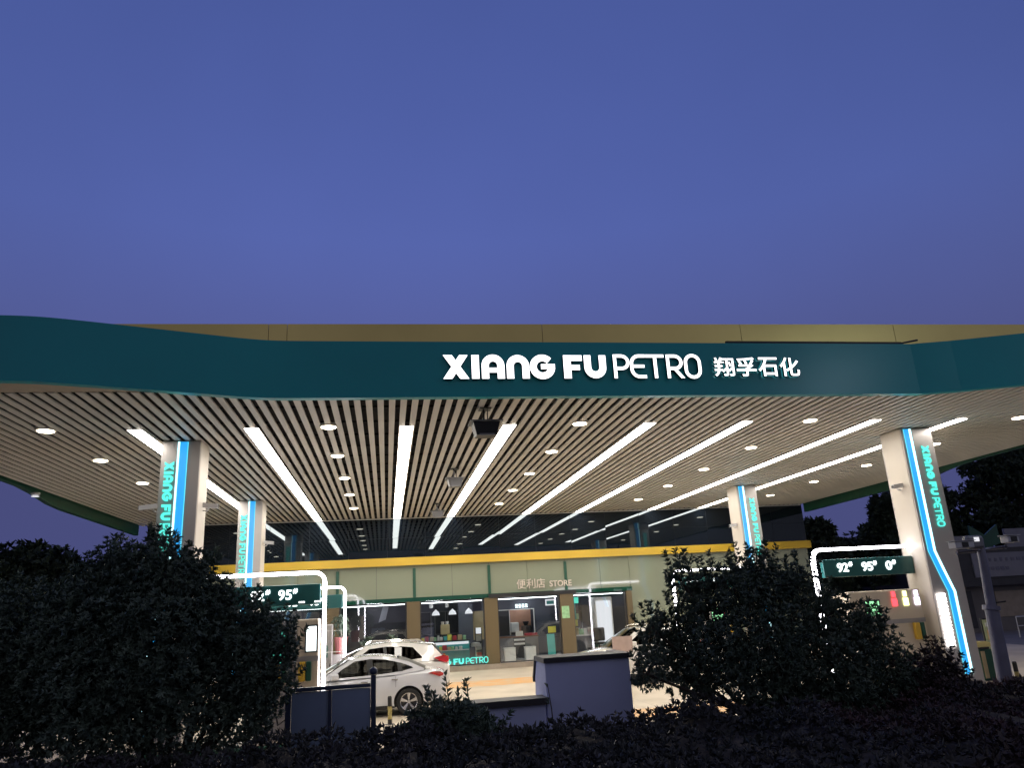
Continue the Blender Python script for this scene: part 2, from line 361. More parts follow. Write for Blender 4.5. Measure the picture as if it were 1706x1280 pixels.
for i in range(n-1):
    p, q = i*4, i*4+4; b.f += [(p, q, q+1, p+1), (p+1, q+1, q+3, p+3), (p+2, p+3, q+3, q+2), (p, p+2, q+2, q)]
b.f += [(0, 1, 3, 2), (q, q+2, q+3, q+1)]
fo = b.build('front_fascia', 'teal', can); smooth_by_angle(fo.data, 4)
for X, s in ((-9.75, -1), (19.05, 1)):
    b = MB(); prof = [(12.5 if s < 0 else 12.2, CZ-0.03), (20, CZ-0.03), (22, CZ-0.05), (22.9, CZ-0.12), (24, CZ-0.26), (25, CZ-0.31), (32.3, CZ-0.36)]
    for y, z in prof: b.v += [(X, y, z), (X+s*0.15, y, z), (X, y, CZ+1.07), (X+s*0.15, y, CZ+1.07)]
    for i in range(len(prof)-1):
        p, q = i*4, i*4+4; b.f += [(p, q, q+1, p+1), (p, p+2, q+2, q), (p+1, q+1, q+3, p+3), (p+2, p+3, q+3, q+2)]
    b.f += [(0, 1, 3, 2), (q, q+2, q+3, q+1)]
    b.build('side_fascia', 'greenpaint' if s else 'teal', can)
b = MB()                                                   # gold parapet in panels with open joints
cuts = [-9.5, -6.2, -2.25, -1.9, 3.2, 7.6, 11.3, 15.2, 18.9]
zt = lambda x: CZ+1.645+0.0088*(x+4.9)                      # the roof falls slightly to the left
for a, c in zip(cuts, cuts[1:]):
    x0, x1 = a+0.005, c-0.005; b.add([(x, y, z) for y in (14.25, 14.33) for x, z in ((x0, CZ+.9), (x1, CZ+.9), (x1, zt(x1)), (x0, zt(x0)))], [(0, 1, 2, 3), (4, 5, 6, 7), (0, 1, 5, 4), (1, 2, 6, 5), (2, 3, 7, 6), (3, 0, 4, 7)])
b.box(-9.5, 18.9, 14.335, 14.4, CZ+0.9, CZ+1.59); b.box(-9.5, -9.42, 14.42, 32, CZ+0.9, CZ+1.65); b.box(18.82, 18.9, 14.42, 32, CZ+0.9, CZ+1.65)
b.build('parapet', 'tan', can)
b = MB(); b.box(6.9, 10.9, 13.595, 13.65, CZ+1.082, CZ+1.125); b.tube([(10.9, 13.62, CZ+1.10), (11.3, 13.6, CZ+1.17)], 0.02, 6)
b.build('edge_rail', 'black', can)
STRIPS = [-5.06, -2.78, 0.44, 2.70, 5.95, 8.32, 11.65, 14.0]
b = MB(); x = -9.62                                        # the slats
while x < 18.85:
    y0 = max(13.28 if x < -2 else 0, yf(x)+0.17, yf(x+0.14)+0.17)
    b.box(x, x+0.120, y0, 32.28, CZ, CZ+0.03); x += 0.22
b.build('slatted_ceiling', 'slat', can)
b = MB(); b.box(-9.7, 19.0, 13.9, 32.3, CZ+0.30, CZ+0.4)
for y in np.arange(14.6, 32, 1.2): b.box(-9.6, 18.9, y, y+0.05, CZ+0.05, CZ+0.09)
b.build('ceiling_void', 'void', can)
b = MB(); k = [p for p in plan if p[0] < -3.7]
b.prism([(p[0], p[1]+0.17) for p in k]+[(-3.70, 13.26), (-9.7, 13.26)], lambda u, v, t: (u, v, t), CZ+0.01, CZ+0.05)
b.build('soffit', 'soffit', can)
b = MB(); b.box(-9.7, 19.0, 13.9, 32.35, CZ+0.55, CZ+0.88)
b.prism([(p[0], p[1]+0.17) for p in plan]+[(19.0, 13.88), (-9.7, 13.88)], lambda u, v, t: (u, v, t), CZ+0.45, CZ+0.6)
b.build('roof_deck', 'dgrey', can)
LU = 0.473
sd = MB(); b = brand(MB(), lambda u, v, t: (1.07+u*LU, 13.6-0.03-t, 6.70+v*LU), 0.07, sides=sd); lo = b.build('latin_lettering', 'whiteletter', can); sd.build('letter_returns', 'black', lo)
b = MB(); sd = MB(); fy = lambda u, v, t: (u, 13.57-t, v)
for i, ch in enumerate('翔孚石化'): text_on(b, ch, 6.52+i*0.475, 6.52+i*0.475+0.425, 6.735, 7.135, fy, 0.07, bold=0.012, sides=sd)
lo = b.build('chinese_lettering', 'whiteletter', can); sd.build('letter_returns', 'black', lo)

ordn = ['leftmost', 'second from left', 'third from left', 'fourth from left', 'fourth from right', 'third from right', 'second from right', 'rightmost']
for i, x in enumerate(STRIPS):
    r = thing('light_strip', 'long white ceiling light strip, %s of the eight under the canopy' % ordn[i], 'light strip', (x, 24, CZ-0.02), 'white light strips in the canopy ceiling')
    MB().box(x-0.14, x+0.14, 15.95, 32.25, CZ-0.024, CZ-0.014).build('diffuser', 'strip', r)
    f = MB(); f.box(x-0.16, x+0.16, 15.93, 32.26, CZ-0.0125, CZ-0.003); f.box(x-0.165, x-0.143, 15.93, 32.26, CZ-0.022, CZ-0.0128); f.box(x+0.143, x+0.165, 15.93, 32.26, CZ-0.022, CZ-0.0128); f.build('frame', 'slat', r)
rows = [(-6.71, 'row left of the leftmost light strip'), (-1.2, 'row between the second and third light strips from left'), (4.29, 'row between the fourth and fifth light strips from left'),
        (9.9, 'row between the sixth and seventh light strips from left'), (15.56, 'row right of the rightmost light strip')]
proto = None
for x, rn in rows:
    for j, y in enumerate((15.9, 18.95, 22.2, 25.42, 28.75)):
        lab = '%s round downlight in the %s' % (['frontmost', 'second', 'middle', 'fourth', 'rearmost'][j], rn)
        if proto is None:
            proto = thing('downlight', lab, 'downlight', (x, y, CZ), 'round downlights in the canopy ceiling')
            MB().lathe([(0.15, 0.0), (0.15, 0.012)], 0, 0, -0.035, 24).build('lens', 'down', proto, local=True)
            MB().lathe([(0.185, 0.0), (0.20, 0.02), (0.20, 0.06)], 0, 0, -0.022, 24).build('housing', 'slat', proto, local=True)
        else: dup(proto, (x, y, CZ), lab)
# boxes hanging from the ceiling
for i, (x, y, sc, lab) in enumerate([(1.98, 14.6, 1.0, 'largest dark hanging projector box nearest the front fascia'), (1.93, 21.2, 0.8, 'middle grey hanging projector box beside a light strip'), (1.9, 28.3, 0.8, 'smallest, farthest hanging projector box near the dark glass')]):
    r = thing('ceiling_projector', lab, 'projector', (x, y, CZ), 'projector boxes hanging from the canopy ceiling')
    b = MB(); b.box(x-0.12, x+0.12, y-0.12, y+0.12, CZ-0.02, CZ-0.004); b.tube([(x-0.03, y, CZ-0.02), (x-0.03, y, CZ-0.30)], 0.02); b.tube([(x+0.05, y, CZ-0.02), (x+0.05, y, CZ-0.30)], 0.012); b.build('bracket', 'dgrey', r)
    b = MB(); h = 0.26*sc; wx = 0.27*sc
    b.add([(x-wx, y-0.2, CZ-0.31), (x+wx, y-0.2, CZ-0.31), (x+wx, y+0.22, CZ-0.31), (x-wx, y+0.22, CZ-0.31), (x-wx*.75, y-0.16, CZ-0.31-h), (x+wx*.75, y-0.16, CZ-0.31-h), (x+wx*.75, y+0.2, CZ-0.31-h), (x-wx*.75, y+0.2, CZ-0.31-h)],
          [(0, 1, 2, 3), (4, 5, 6, 7), (0, 1, 5, 4), (1, 2, 6, 5), (2, 3, 7, 6), (3, 0, 4, 7)]); b.build('body', 'black' if i == 0 else 'grey', r)
    MB().box(x-wx-0.06, x+wx+0.06, y-0.24, y+0.26, CZ-0.305, CZ-0.28).build('top_plate', 'grey', r)
    MB().box(x-wx*.55, x+wx*.55, y-0.19, y-0.165, CZ-0.33-h, CZ-0.29-h).build('lower_bar', 'grey', r)

for x, y, lab in ((-9.72, 22.9, 'small round lamp on the left canopy edge where the green side begins'),):
    r = thing('edge_lamp', lab, 'lamp', (x, y, CZ-.1)); MB().lathe([(.03, 0), (.11, .05), (.12, .1)], x, y, CZ-.2, 14).build('shade', 'camwhite', r, smooth=True); MB().lathe([(.10, 0), (.10, .008)], x, y, CZ-.205, 14).build('lens', 'lampshade', r)

# ================================================================== columns
def column(x0, x1, yF, side, lab, ledtext=False):           # side = -1: letters left of the strip, +1: right of it
    r = thing('canopy_column', lab, 'column', ((x0+x1)/2, yF+0.42, 0.0), 'square columns carrying the canopy')
    MB().rbox(x0, x1, yF+0.03, yF+0.82, 0.2, CZ-0.005, 0.025).build('shaft', 'column', r)
    MB().box(x0+0.015, x1-0.015, yF+0.0, yF+0.05, 0.24, CZ-0.03).build('front_panel', 'columnfront', r); MB().box(x0+0.015, x1-0.015, yF+0.80, yF+0.86, 0.24, CZ-0.03).build('rear_panel', 'columnfront', r)
    W = x1-x0
    if side < 0: c0 = x0+0.42*W; dx = -0.30
    else: c0 = x0+0.09*W; dx = 0.31
    cw = 0.215
    pts = [(0, 6.36), (0, 3.30), (dx*0.5, 2.80), (dx, 2.33), (dx, 0.45)]
    h = 0.187; xb = x0+0.13*W if side < 0 else x0+0.56*W
    for Yf, d in ((yF, -1), (yF+0.86, 1)):                   # road face and shop face
        bl = MB(); ed = MB(); e2 = MB()
        for (a, za), (c, zc) in zip(pts, pts[1:]):
            for mb, u0, u1, t in ((bl, 0.02, cw-0.02, 0.012), (ed, (cw-0.062 if side > 0 else 0.0), (cw if side > 0 else 0.04), 0.02), (e2, (0.005 if side > 0 else cw-0.018), (0.02 if side > 0 else cw-0.003), 0.016)):
                mb.add([(c0+k+u, Yf+d*q, z) for q in (t, 0.002) for k, u, z in ((a, u0, za), (a, u1, za), (c, u1, zc), (c, u0, zc))],
                       [(0, 1, 2, 3), (4, 5, 6, 7), (0, 3, 7, 4), (1, 2, 6, 5)])
        ls = bl.build('light_channel', 'blueglow', r); ed.build('bright_edge', 'cyanedge', ls); e2.build('thin_edge', 'cyanthin', ls)
        if d < 0: fl = lambda u, v, t: (xb+v*h, yF-0.01-t, 5.92-u*h)
        else: fl = lambda u, v, t: (xb+h-v*h, yF+0.87+t, 5.92-u*h)
        brand(MB(), fl, 0.035).build('lettering', 'cyanletter', r)
    if ledtext:
        b = MB()
        for i in range(7):
            zc = 2.22-i*0.178; xx = x0+0.075; y_ = yF-0.03
            for q in (((0, .055), (.21, .055)), ((.02, 0), (.19, 0)), ((0, -.055), (.21, -.055)), ((.105, -.07), (.105, .07)), ((.015, -.05), (.05, .04)), ((.195, -.05), (.16, .04))): b.tube([(xx+u, y_, zc+v) for u, v in q], 0.016, 6)
        b.build('led_characters', 'led', r)
    return r
column(-4.82, -4.0, 17.0, -1, 'near left canopy column with blue light strip, rising behind the big left bush')
column(12.97, 13.86, 16.9, 1, 'near right canopy column with kinked blue light strip and glowing white characters', True)
column(-4.84, -4.06, 26.1, -1, 'far left canopy column with blue light strip, seen above the white neon frame')
column(12.72, 13.5, 25.9, 1, 'far right canopy column with blue light strip, rising behind the right bush')
def wall_camera(x, y, z, d, lab):                            # d: direction it points along x
    r = thing('security_camera', lab, 'camera', (x, y, z), 'cameras on the canopy columns')
    MB().tube([(x, y, z-0.06), (x+d*0.10, y-0.03, z-0.06), (x+d*0.14, y-0.04, z)], 0.018, 6).build('bracket', 'camwhite', r)
    c = MB(); c.add([(x+d*(0.02+q*0.34), y-0.10+s*0.05-q*0.10, z+t*0.05-q*0.05+0.05) for q in (0, 1) for s in (-1, 1) for t in (-1, 1)], [(0, 1, 3, 2), (4, 5, 7, 6), (0, 1, 5, 4), (2, 3, 7, 6), (0, 2, 6, 4), (1, 3, 7, 5)])
    c.build('housing', 'camwhite', r)
    MB().box(x+d*0.36-0.012, x+d*0.36+0.012, y-0.24, y-0.16, z-0.03, z+0.03).build('lens', 'black', r)
wall_camera(-4.83, 17.3, 4.95, -1, 'white camera on the left side of the near left column')
wall_camera(-3.99, 17.5, 4.97, 1, 'white camera on the right side of the near left column')
wall_camera(12.96, 17.3, 4.92, -1, 'white camera on the left side of the near right column')
wall_camera(12.71, 26.3, 4.95, -1, 'white camera on the left side of the far right column')
wall_camera(-4.05, 26.5, 4.98, 1, 'white camera on the right side of the far left column')

# ================================================================== store
WY = 32.4
st = thing('convenience_store', 'petrol station shop with pale panels, yellow band, dark mirror glass and lit windows', 'shop', (4.7, WY+3, 0.16))
b = MB()                                                     # mirror glass, two rows of panels, each a touch out of true
xs = np.linspace(-9.45, 19.0, 19); zs = [4.745, 5.56, 6.36]
for i in range(18):
    for j in range(2):
        tx, tz, oy = rnd.uniform(-.0035, .0035), rnd.uniform(-.0045, .0045), 0.0
        x0, x1, z0, z1 = xs[i]+0.006, xs[i+1]-0.006, zs[j]+0.004, zs[j+1]-0.004
        y = lambda x, z: WY+(x-(x0+x1)/2)*tx+(z-(z0+z1)/2)*tz
        b.add([(x0, y(x0, z0), z0), (x1, y(x1, z0), z0), (x1, y(x1, z1), z1), (x0, y(x0, z1), z1)], [(0, 1, 2, 3)])
b.build('mirror_glass', 'darkglass', st)
b = MB(); b.box(-9.45, 19.0, WY+0.03, WY+0.2, 4.5, 6.9); b.box(18.9, 19.0, WY+0.21, WY+7, 0.1, 6.9); b.box(-9.45, -9.35, WY+0.21, WY+7, 0.1, 6.9); b.box(-9.4, 18.95, WY+0.3, WY+7, 6.6, 6.8); b.build('upper_wall', 'dgrey', st)
MB().box(-9.4, 18.95, WY-0.06, WY+0.02, 6.362, 6.395).build('head_trim', 'whiteplastic', st)
MB().box(-9.5, 19.06, WY-0.2, WY+0.02, 4.42, 4.742).build('yellow_band', 'yellowband', st)
b = MB(); ps = [-9.4, -8.2, -6.65, -5.1, -3.55, -1.98, -0.42, 1.13, 2.7, 4.26, 5.9, 7.57, 9.1, 10.42, 12.2, 13.8, 15.4, 17.0, 18.95]
for a, c in zip(ps, ps[1:]):
    t = rnd.uniform(-.003, .003); z0 = 3.12 if c < 10.5 else 0.2
    x0, x1 = a+0.006, c-0.006
    b.add([(x0, WY, z0), (x1, WY+t*(x1-x0), z0), (x1, WY+t*(x1-x0), 4.418), (x0, WY, 4.418), (x0, WY+0.05, z0), (x1, WY+0.05, z0), (x1, WY+0.05, 4.418), (x0, WY+0.05, 4.418)], [(0, 1, 2, 3), (4, 5, 6, 7), (0, 1, 5, 4), (2, 3, 7, 6), (0, 3, 7, 4), (1, 2, 6, 5)])
b.build('wall_panels', 'whitewall', st)
MB().box(-9.4, 18.9, WY+0.06, WY+0.2, 3.0, 4.49).build('wall_backing', 'dgrey', st)
for x in (-5.1, -1.98, 1.13, 4.26, 7.57): MB().box(x-0.06, x+0.06, WY-0.05, WY-0.006, 3.125, 4.3).build('mullion', 'greenpaint', st)
MB().box(-8.4, 10.45, WY-0.09, WY-0.004, 2.96, 3.12).build('green_beam', 'greenglass', st)
MB().box(4.2, 7.95, WY-0.16, WY-0.094, 2.95, 3.1).build('door_canopy', 'black', st)
PIL = [(-5.7, -5.15), (-2.45, -1.9), (0.81, 1.34), (4.01, 4.56), (7.24, 7.81), (10.17, 10.41)]
for a, c in PIL: MB().box(a, c, WY-0.1, WY+0.35, 0.16, 2.955).build('pilaster', 'pilaster', st)
MB().box(-9.4, 10.5, WY-0.22, WY+0.4, 0.0, 0.355).build('plinth', 'plinth', st)
MB().box(10.5, 18.95, WY-0.08, WY+0.05, 0.0, 0.3).build('plinth', 'plinth', st)
for (a, p), (q, d) in zip(PIL, PIL[1:]):
    wn = MB(); wn.box(p, p+0.05, WY+0.02, WY+0.1, 0.37, 2.95); wn.box(q-0.05, q, WY+0.02, WY+0.1, 0.37, 2.95); wn.box(p+0.05, q-0.05, WY+0.02, WY+0.1, 2.89, 2.95); wn.box(p+0.05, q-0.05, WY+0.02, WY+0.1, 0.357, 0.40)
    m2 = (p+q)/2
    wo = wn.build('window', 'dgrey', st)
    g = MB(); g.add([(p+0.05, WY+0.06, 0.4), (m2-.002, WY+0.058, 0.4), (m2-.002, WY+0.058, 2.89), (p+0.05, WY+0.06, 2.89)], [(0, 1, 2, 3)]); g.add([(m2+.002, WY+0.062, 0.4), (q-0.05, WY+0.06, 0.4), (q-0.05, WY+0.06, 2.89), (m2+.002, WY+0.062, 2.89)], [(0, 1, 2, 3)])
    g.build('pane', 'pane', wo)
    MB().box(p+0.08, q-0.08, WY+0.22, WY+0.26, 2.86, 2.90).build('light_line', 'line', st)
MB().box(-9.3, 10.5, WY+0.41, WY+5.4, 0.2, 0.37).build('floor', 'floortile', st)
MB().box(-9.3, 10.5, WY+0.36, WY+5.4, 2.97, 3.04).build('inner_ceiling', 'darkwall', st)
MB().box(-9.3, 10.5, WY+5.2, WY+5.35, 0.37, 2.97).build('back_wall', 'slate', st)
b = MB(); b.box(-9.3, 0.95, WY+1.9, WY+2.0, 0.37, 2.97); b.box(0.95, 1.05, WY+0.4, WY+5.2, 0.37, 2.97); b.box(10.4, 10.5, WY+0.4, WY+5.2, 0.37, 2.97); b.build('dark_partition', 'darkwall', st)
b = MB(); b.box(3.2, 3.85, WY+3.1, WY+3.2, 0.37, 2.97); b.box(4.3, 5.02, WY+3.4, WY+3.5, 0.37, 2.97); b.box(6.72, 7.5, WY+3.4, WY+3.5, 0.37, 2.97); b.box(5.02, 6.72, WY+3.4, WY+3.5, 2.42, 2.97); b.box(5.02, 6.72, WY+3.4, WY+3.5, 0.37, 1.3); b.build('slate_partition', 'slate', st)
MB().box(3.86, 4.5, WY+3.3, WY+3.36, 1.2, 2.45).build('lit_panel', 'tanbox', st)
fr = MB(); fr.box(5.0, 5.04, WY+3.33, WY+3.39, 1.3, 2.44); fr.box(6.70, 6.74, WY+3.33, WY+3.39, 1.3, 2.44); fr.box(5.04, 6.70, WY+3.33, WY+3.39, 2.40, 2.44); fr.box(5.56, 5.59, WY+3.33, WY+3.39, 1.3, 2.40)
ko = fr.build('serving_window', 'whiteplastic', st)
MB().box(5.04, 5.56, WY+3.40, WY+3.44, 1.3, 2.40).build('menu_panel', 'black', ko)
MB().box(5.6, 6.72, WY+4.2, WY+4.25, 1.2, 2.5).build('copper_panel', 'warmpanel', ko)
b = MB()
for i in range(4):
    x = 5.87+i*0.152
    for q in (rect(0, 0, .12, .03), rect(0, .07, .12, .1), rect(.045, 0, .075, .15), rect(.0, .13, .12, .15)): b.prism([(x+u, 2.5+v) for u, v in q], lambda u, v, t: (u, WY+3.38-t, v), 0, 0.02+0.001*(len(b.f) % 5))
b.build('kiosk_lettering', 'screenwhite', st)
b = MB()
for x, y in ((-4, 33.6), (-0.5, 33.6), (2.0, 33.7), (3.4, 34.6), (2.2, 35.4), (5.3, 33.8), (6.3, 35.2), (6.15, 36.3), (8.6, 33.9), (9.4, 35.6)): b.box(x-0.35, x+0.35, y-0.12, y+0.12, 2.94, 2.965)
b.build('added_ceiling_light', 'addedlight', st)  # unseen glowing panels added to brighten the shop interior
b = MB(); ff = lambda u, v, t: (u, WY-0.015-t, v)
for i, ch in enumerate('便利店'): text_on(b, ch, 5.42+i*0.42, 5.42+i*0.42+0.38, 3.25, 3.64, ff, 0.05, bold=0.0)
b.build('chinese_shop_lettering', 'shopletter', st); text_on(MB(), 'STORE', 6.84, 7.80, 3.28, 3.53, ff, 0.05, bold=0.012).build('latin_shop_lettering', 'shopletter', st)
b = brand(MB(), lambda u, v, t: (1.468+u*0.2367, WY-0.24-t, 0.43+v*0.225), 0.03); b.build('window_lettering', 'cyanletter', st)

# shop interior and things by the door
for i, x in enumerate((2.12, 2.85, 3.57)):
    r = thing('pendant_lamp', 'white bell shaped pendant lamp in the shop window, %s of three' % ['left', 'middle', 'right'][i], 'lamp', (x, 34.5, 2.4), 'bell shaped pendant lamps in the shop')
    MB().lathe([(0.17, 0.0), (0.165, 0.05), (0.13, 0.13), (0.05, 0.2), (0.02, 0.24)], x, 34.5, 2.36, 16).build('shade', 'lampshade', r, smooth=True)
    MB().tube([(x, 34.5, 2.6), (x, 34.5, 2.968)], 0.008, 5).build('cord', 'black', r)
for i, x in enumerate((2.0, 2.73, 3.46)):
    r = thing('cylinder_lamp', 'pale cylindrical ceiling lamp behind the bell lamps, %s of three' % ['left', 'middle', 'right'][i], 'lamp', (x, 36, 2.7), 'cylindrical lamps in the shop')
    MB().lathe([(0.09, 0), (0.09, 0.26)], x, 36, 2.70, 14).build('shade', 'whiteplastic', r, smooth=True); MB().lathe([(0.07, 0), (0.07, 0.01)], x, 36, 2.685, 12).build('lens', 'lampshade', r)
def shelfgoods(name, x0, x1, y, z0, z1, n, group, lab):
    k = 0; x = x0; cols = ['redbox', 'tealbox', 'whitebox', 'tanbox', 'yellowpaper', 'paper', 'greenpaper']
    names = {'redbox': 'red', 'tealbox': 'teal', 'whitebox': 'white', 'tanbox': 'tan', 'yellowpaper': 'yellow', 'paper': 'off-white', 'greenpaper': 'green'}
    q = rnd.randrange(7)
    while x < x1-0.06 and k < n:
        wd = rnd.uniform(0.09, 0.2); h = rnd.uniform(0.6, 1)*(z1-z0); c = cols[(q+k*3) % 7]
        b = MB().rbox(x, min(x+wd, x1), y-0.08, y+0.08, z0+0.003, z0+h, 0.008)
        o = b.build('carton', c, None); tag(o, '%s carton, number %d from the left %s' % (names[c], k+1, lab), 'carton', group)
        x += wd+rnd.uniform(0.01, 0.06); k += 1
ct = thing('shop_counter', 'long dark shop counter with pale front shelf, behind the second lit window', 'counter', (2.5, 35, 0.37))
MB().box(1.42, 3.62, 34.8, 35.3, 1.22, 1.27).build('counter_top', 'dgrey', ct); MB().box(1.45, 3.6, 35.0, 35.28, 0.37, 1.215).build('body', 'tealbox', ct)
MB().box(1.5, 3.55, 34.78, 34.98, 0.84, 0.87).build('shelf', 'whiteplastic', ct); MB().box(1.5, 3.55, 34.8, 34.98, 1.10, 1.2).build('light_panel', 'lampshade', ct)
shelfgoods('goods', 1.5, 3.5, 34.95, 1.27, 1.52, 12, 'cartons on the shop counter', 'on top of the shop counter')
shelfgoods('goods', 1.55, 3.5, 34.88, 0.87, 1.08, 11, 'cartons on the front shelf', 'on the counter front shelf')
mc = thing('coffee_machine', 'steel and black coffee machine on the shop counter', 'coffee machine', (2.55, 35.15, 1.27)); MB().rbox(2.35, 2.75, 35.05, 35.25, 1.53, 1.95, 0.02).build('body', 'tanbox', mc); MB().lathe([(0.06, 0), (0.08, 0.12)], 2.45, 35.15, 1.955, 10).build('hopper', 'whiteplastic', mc); MB().lathe([(0.06, 0), (0.08, 0.12)], 2.65, 35.15, 1.955, 10).build('hopper', 'whiteplastic', mc); MB().box(2.4, 2.7, 35.04, 35.26, 1.274, 1.525).build('base', 'black', mc)
mr_ = thing('magazine_rack', 'narrow magazine rack full of pale covers beside a bronze pilaster', 'rack', (3.86, 33.6, 0.37))
b = MB(); b.box(3.72, 3.74, 33.5, 33.75, 0.37, 1.75); b.box(3.98, 4.0, 33.5, 33.75, 0.37, 1.75)
for z in (0.5, 0.85, 1.2, 1.5): b.box(3.74, 3.98, 33.5, 33.75, z, z+0.02)
b.build('frame', 'black', mr_)
for z, m in ((0.525, 'redbox'), (0.875, 'paper'), (1.225, 'paper'), (1.525, 'lampshade')): MB().box(3.75, 3.97, 33.55, 33.6, z, z+0.24).build('magazines', m, mr_)
sl = thing('bar_stool', 'white moulded bar stool on a thin stem inside the shop window', 'stool', (3.7, 33.35, 0.37)); MB().lathe([(0.20, 0), (0.21, 0.04), (0.17, 0.15), (0.10, 0.17)], 3.7, 33.35, 1.02, 16).build('seat', 'whiteplastic', sl, smooth=True); MB().lathe([(0.16, 0), (0.03, 0.03), (0.025, 0.64)], 3.7, 33.35, 0.375, 12).build('stem', 'chrome', sl)
kc = thing('kiosk_counter', 'dark grey kiosk counter with pale drawers below the serving window', 'counter', (5.7, 34.6, 0.37))
MB().box(4.8, 6.65, 34.45, 34.95, 1.24, 1.29).build('counter_top', 'wood', kc); MB().box(4.82, 5.5, 34.5, 34.95, 0.37, 1.235).build('cabinet', 'grey', kc); MB().box(5.51, 6.03, 34.52, 34.95, 0.37, 1.235).build('drawer_unit', 'dgrey', kc); MB().box(6.04, 6.62, 34.5, 34.95, 0.37, 1.235).build('cabinet', 'grey', kc)
MB().box(5.53, 6.01, 34.47, 34.515, 1.10, 1.18).build('drawer_front', 'whiteplastic', kc); MB().box(5.53, 6.01, 34.47, 34.515, 0.93, 1.01).build('drawer_front', 'whiteplastic', kc)
for x0, x1, lab in ((4.85, 5.33, 'left of the two plain white bins in front of the kiosk'), (5.75, 6.2, 'right of the two plain white bins in front of the kiosk')):
    r = thing('white_bin', lab, 'bin', ((x0+x1)/2, 33.1, 0.37), 'white bins inside the shop door'); MB().rbox(x0, x1, 32.95, 33.3, 0.372, 0.86, 0.02).build('body', 'whiteplastic', r); MB().rbox(x0-0.01, x1+0.01, 32.94, 33.31, 0.862, 0.90, 0.01).build('lid', 'whitebox', r)
em = thing('espresso_machine', 'white espresso machine inside the kiosk serving window', 'coffee machine', (5.85, 36.2, 1.3)); MB().rbox(5.65, 6.05, 36.0, 36.4, 1.42, 1.85, 0.05).build('body', 'whiteplastic', em); MB().rbox(5.68, 6.02, 35.98, 36.3, 1.3, 1.41, 0.02).build('drip_tray', 'black', em)
em = thing('coffee_grinder', 'black coffee grinder inside the kiosk serving window', 'grinder', (6.4, 36.2, 1.3)); MB().rbox(6.18, 6.64, 36.0, 36.4, 1.3, 1.68, 0.06).build('body', 'black', em); MB().lathe([(0.08, 0), (0.15, 0.18)], 6.4, 36.2, 1.685, 12).build('hopper', 'black', em)
MB().box(6.05, 6.6, 34.5, 34.8, 1.295, 1.38); tag(MB().rbox(6.05, 6.6, 34.5, 34.8, 1.293, 1.39, 0.01).build('red_tray', 'redbox'), 'red tray on the right end of the kiosk counter', 'tray')
tag(MB().rbox(5.62, 5.95, 34.5, 34.53, 1.293, 1.5, 0.005).build('counter_card', 'paper'), 'small white card standing on the kiosk counter', 'card')
tag(MB().box(7.28, 7.6, WY-0.125, WY-0.105, 1.97, 2.46).build('wall_notice', 'greenpaper'), 'pale green notice on the bronze pilaster right of the door', 'notice')
es = thing('exit_sign', 'white and teal lit sign hanging above the shop door', 'sign', (7.0, 33.2, 2.5)); MB().box(6.78, 7.2, 33.2, 33.24, 2.52, 2.78).build('case', 'lampshade', es); MB().box(6.83, 7.15, 33.185, 33.198, 2.57, 2.72).build('panel', 'tealbox', es)
es = thing('teal_banner', 'teal and pale hanging banner inside the right shop window', 'banner', (8.1, 33.2, 2.0)); MB().box(7.9, 8.25, 33.2, 33.23, 2.55, 2.8).build('header', 'screenteal', es); MB().box(7.92, 8.1, 33.2, 33.22, 1.9, 2.545).build('cloth', 'tealbox', es)
tag(MB().box(7.95, 8.15, 33.19, 33.2, 1.6, 1.87).build('window_card', 'yellowpaper'), 'small yellow card under the teal banner in the right window', 'card')
af = thing('poster_stand', 'framed poster board standing by the shop door', 'poster stand', (6.85, 32.75, 0.37))
MB().add([(6.66, 32.7, 0.42), (7.0, 32.7, 0.42), (7.0, 32.78, 1.36), (6.66, 32.78, 1.36)], [(0, 1, 2, 3)]).build('poster', 'tealbox', af)
b = MB(); b.tube([(6.65, 32.69, 0.37), (6.65, 32.78, 1.38), (7.01, 32.78, 1.38), (7.01, 32.69, 0.37)], 0.014, 6); b.tube([(6.7, 32.95, 0.37), (6.7, 32.79, 1.3)], 0.012, 6); b.build('frame', 'black', af)
yb = thing('yellow_sign', 'yellow sign board on top of a thin post by the shop door', 'sign', (6.96, 33.05, 0.37)); MB().box(6.79, 7.13, 33.04, 33.07, 1.4, 1.66).build('board', 'yellowpaper', yb); MB().tube([(6.96, 33.09, 0.37), (6.96, 33.09, 1.5)], 0.015, 6).build('post', 'black', yb)
wp = thing('glowing_panel', 'tall white glowing panel added inside the right shop window', 'fridge', (9.35, 33.4, 0.37)); MB().rbox(8.95, 9.75, 33.2, 33.8, 0.372, 2.76, 0.02).build('cabinet', 'whiteplastic', wp); MB().box(9.02, 9.68, 33.17, 33.195, 0.8, 2.6).build('door', 'lampshade', wp)  # made-up glowing cabinet in place of a bright reflection in the glass
dk = thing('cash_desk', 'dark cash desk with a white edge in the right shop window', 'desk', (8.3, 33.5, 0.37)); MB().box(7.85, 8.8, 33.3, 33.7, 1.18, 1.23).build('counter_top', 'whiteplastic', dk); MB().box(7.87, 8.78, 33.35, 33.68, 0.37, 1.175).build('body', 'slate', dk)
shelfgoods('goods', 7.9, 8.8, 33.5, 1.23, 1.55, 5, 'cartons on the cash desk', 'on the cash desk')
sf = thing('wall_shelf', 'tall dark shelf stacked with goods behind the cash desk', 'shelf', (8.4, 35.5, 0.37))
b = MB(); b.box(7.9, 7.94, 35.3, 35.7, 0.37, 2.7); b.box(8.86, 8.9, 35.3, 35.7, 0.37, 2.7)
for z in (1.4, 1.8, 2.2, 2.6): b.box(7.94, 8.86, 35.3, 35.7, z, z+0.03)
b.build('frame', 'darkwall', sf)
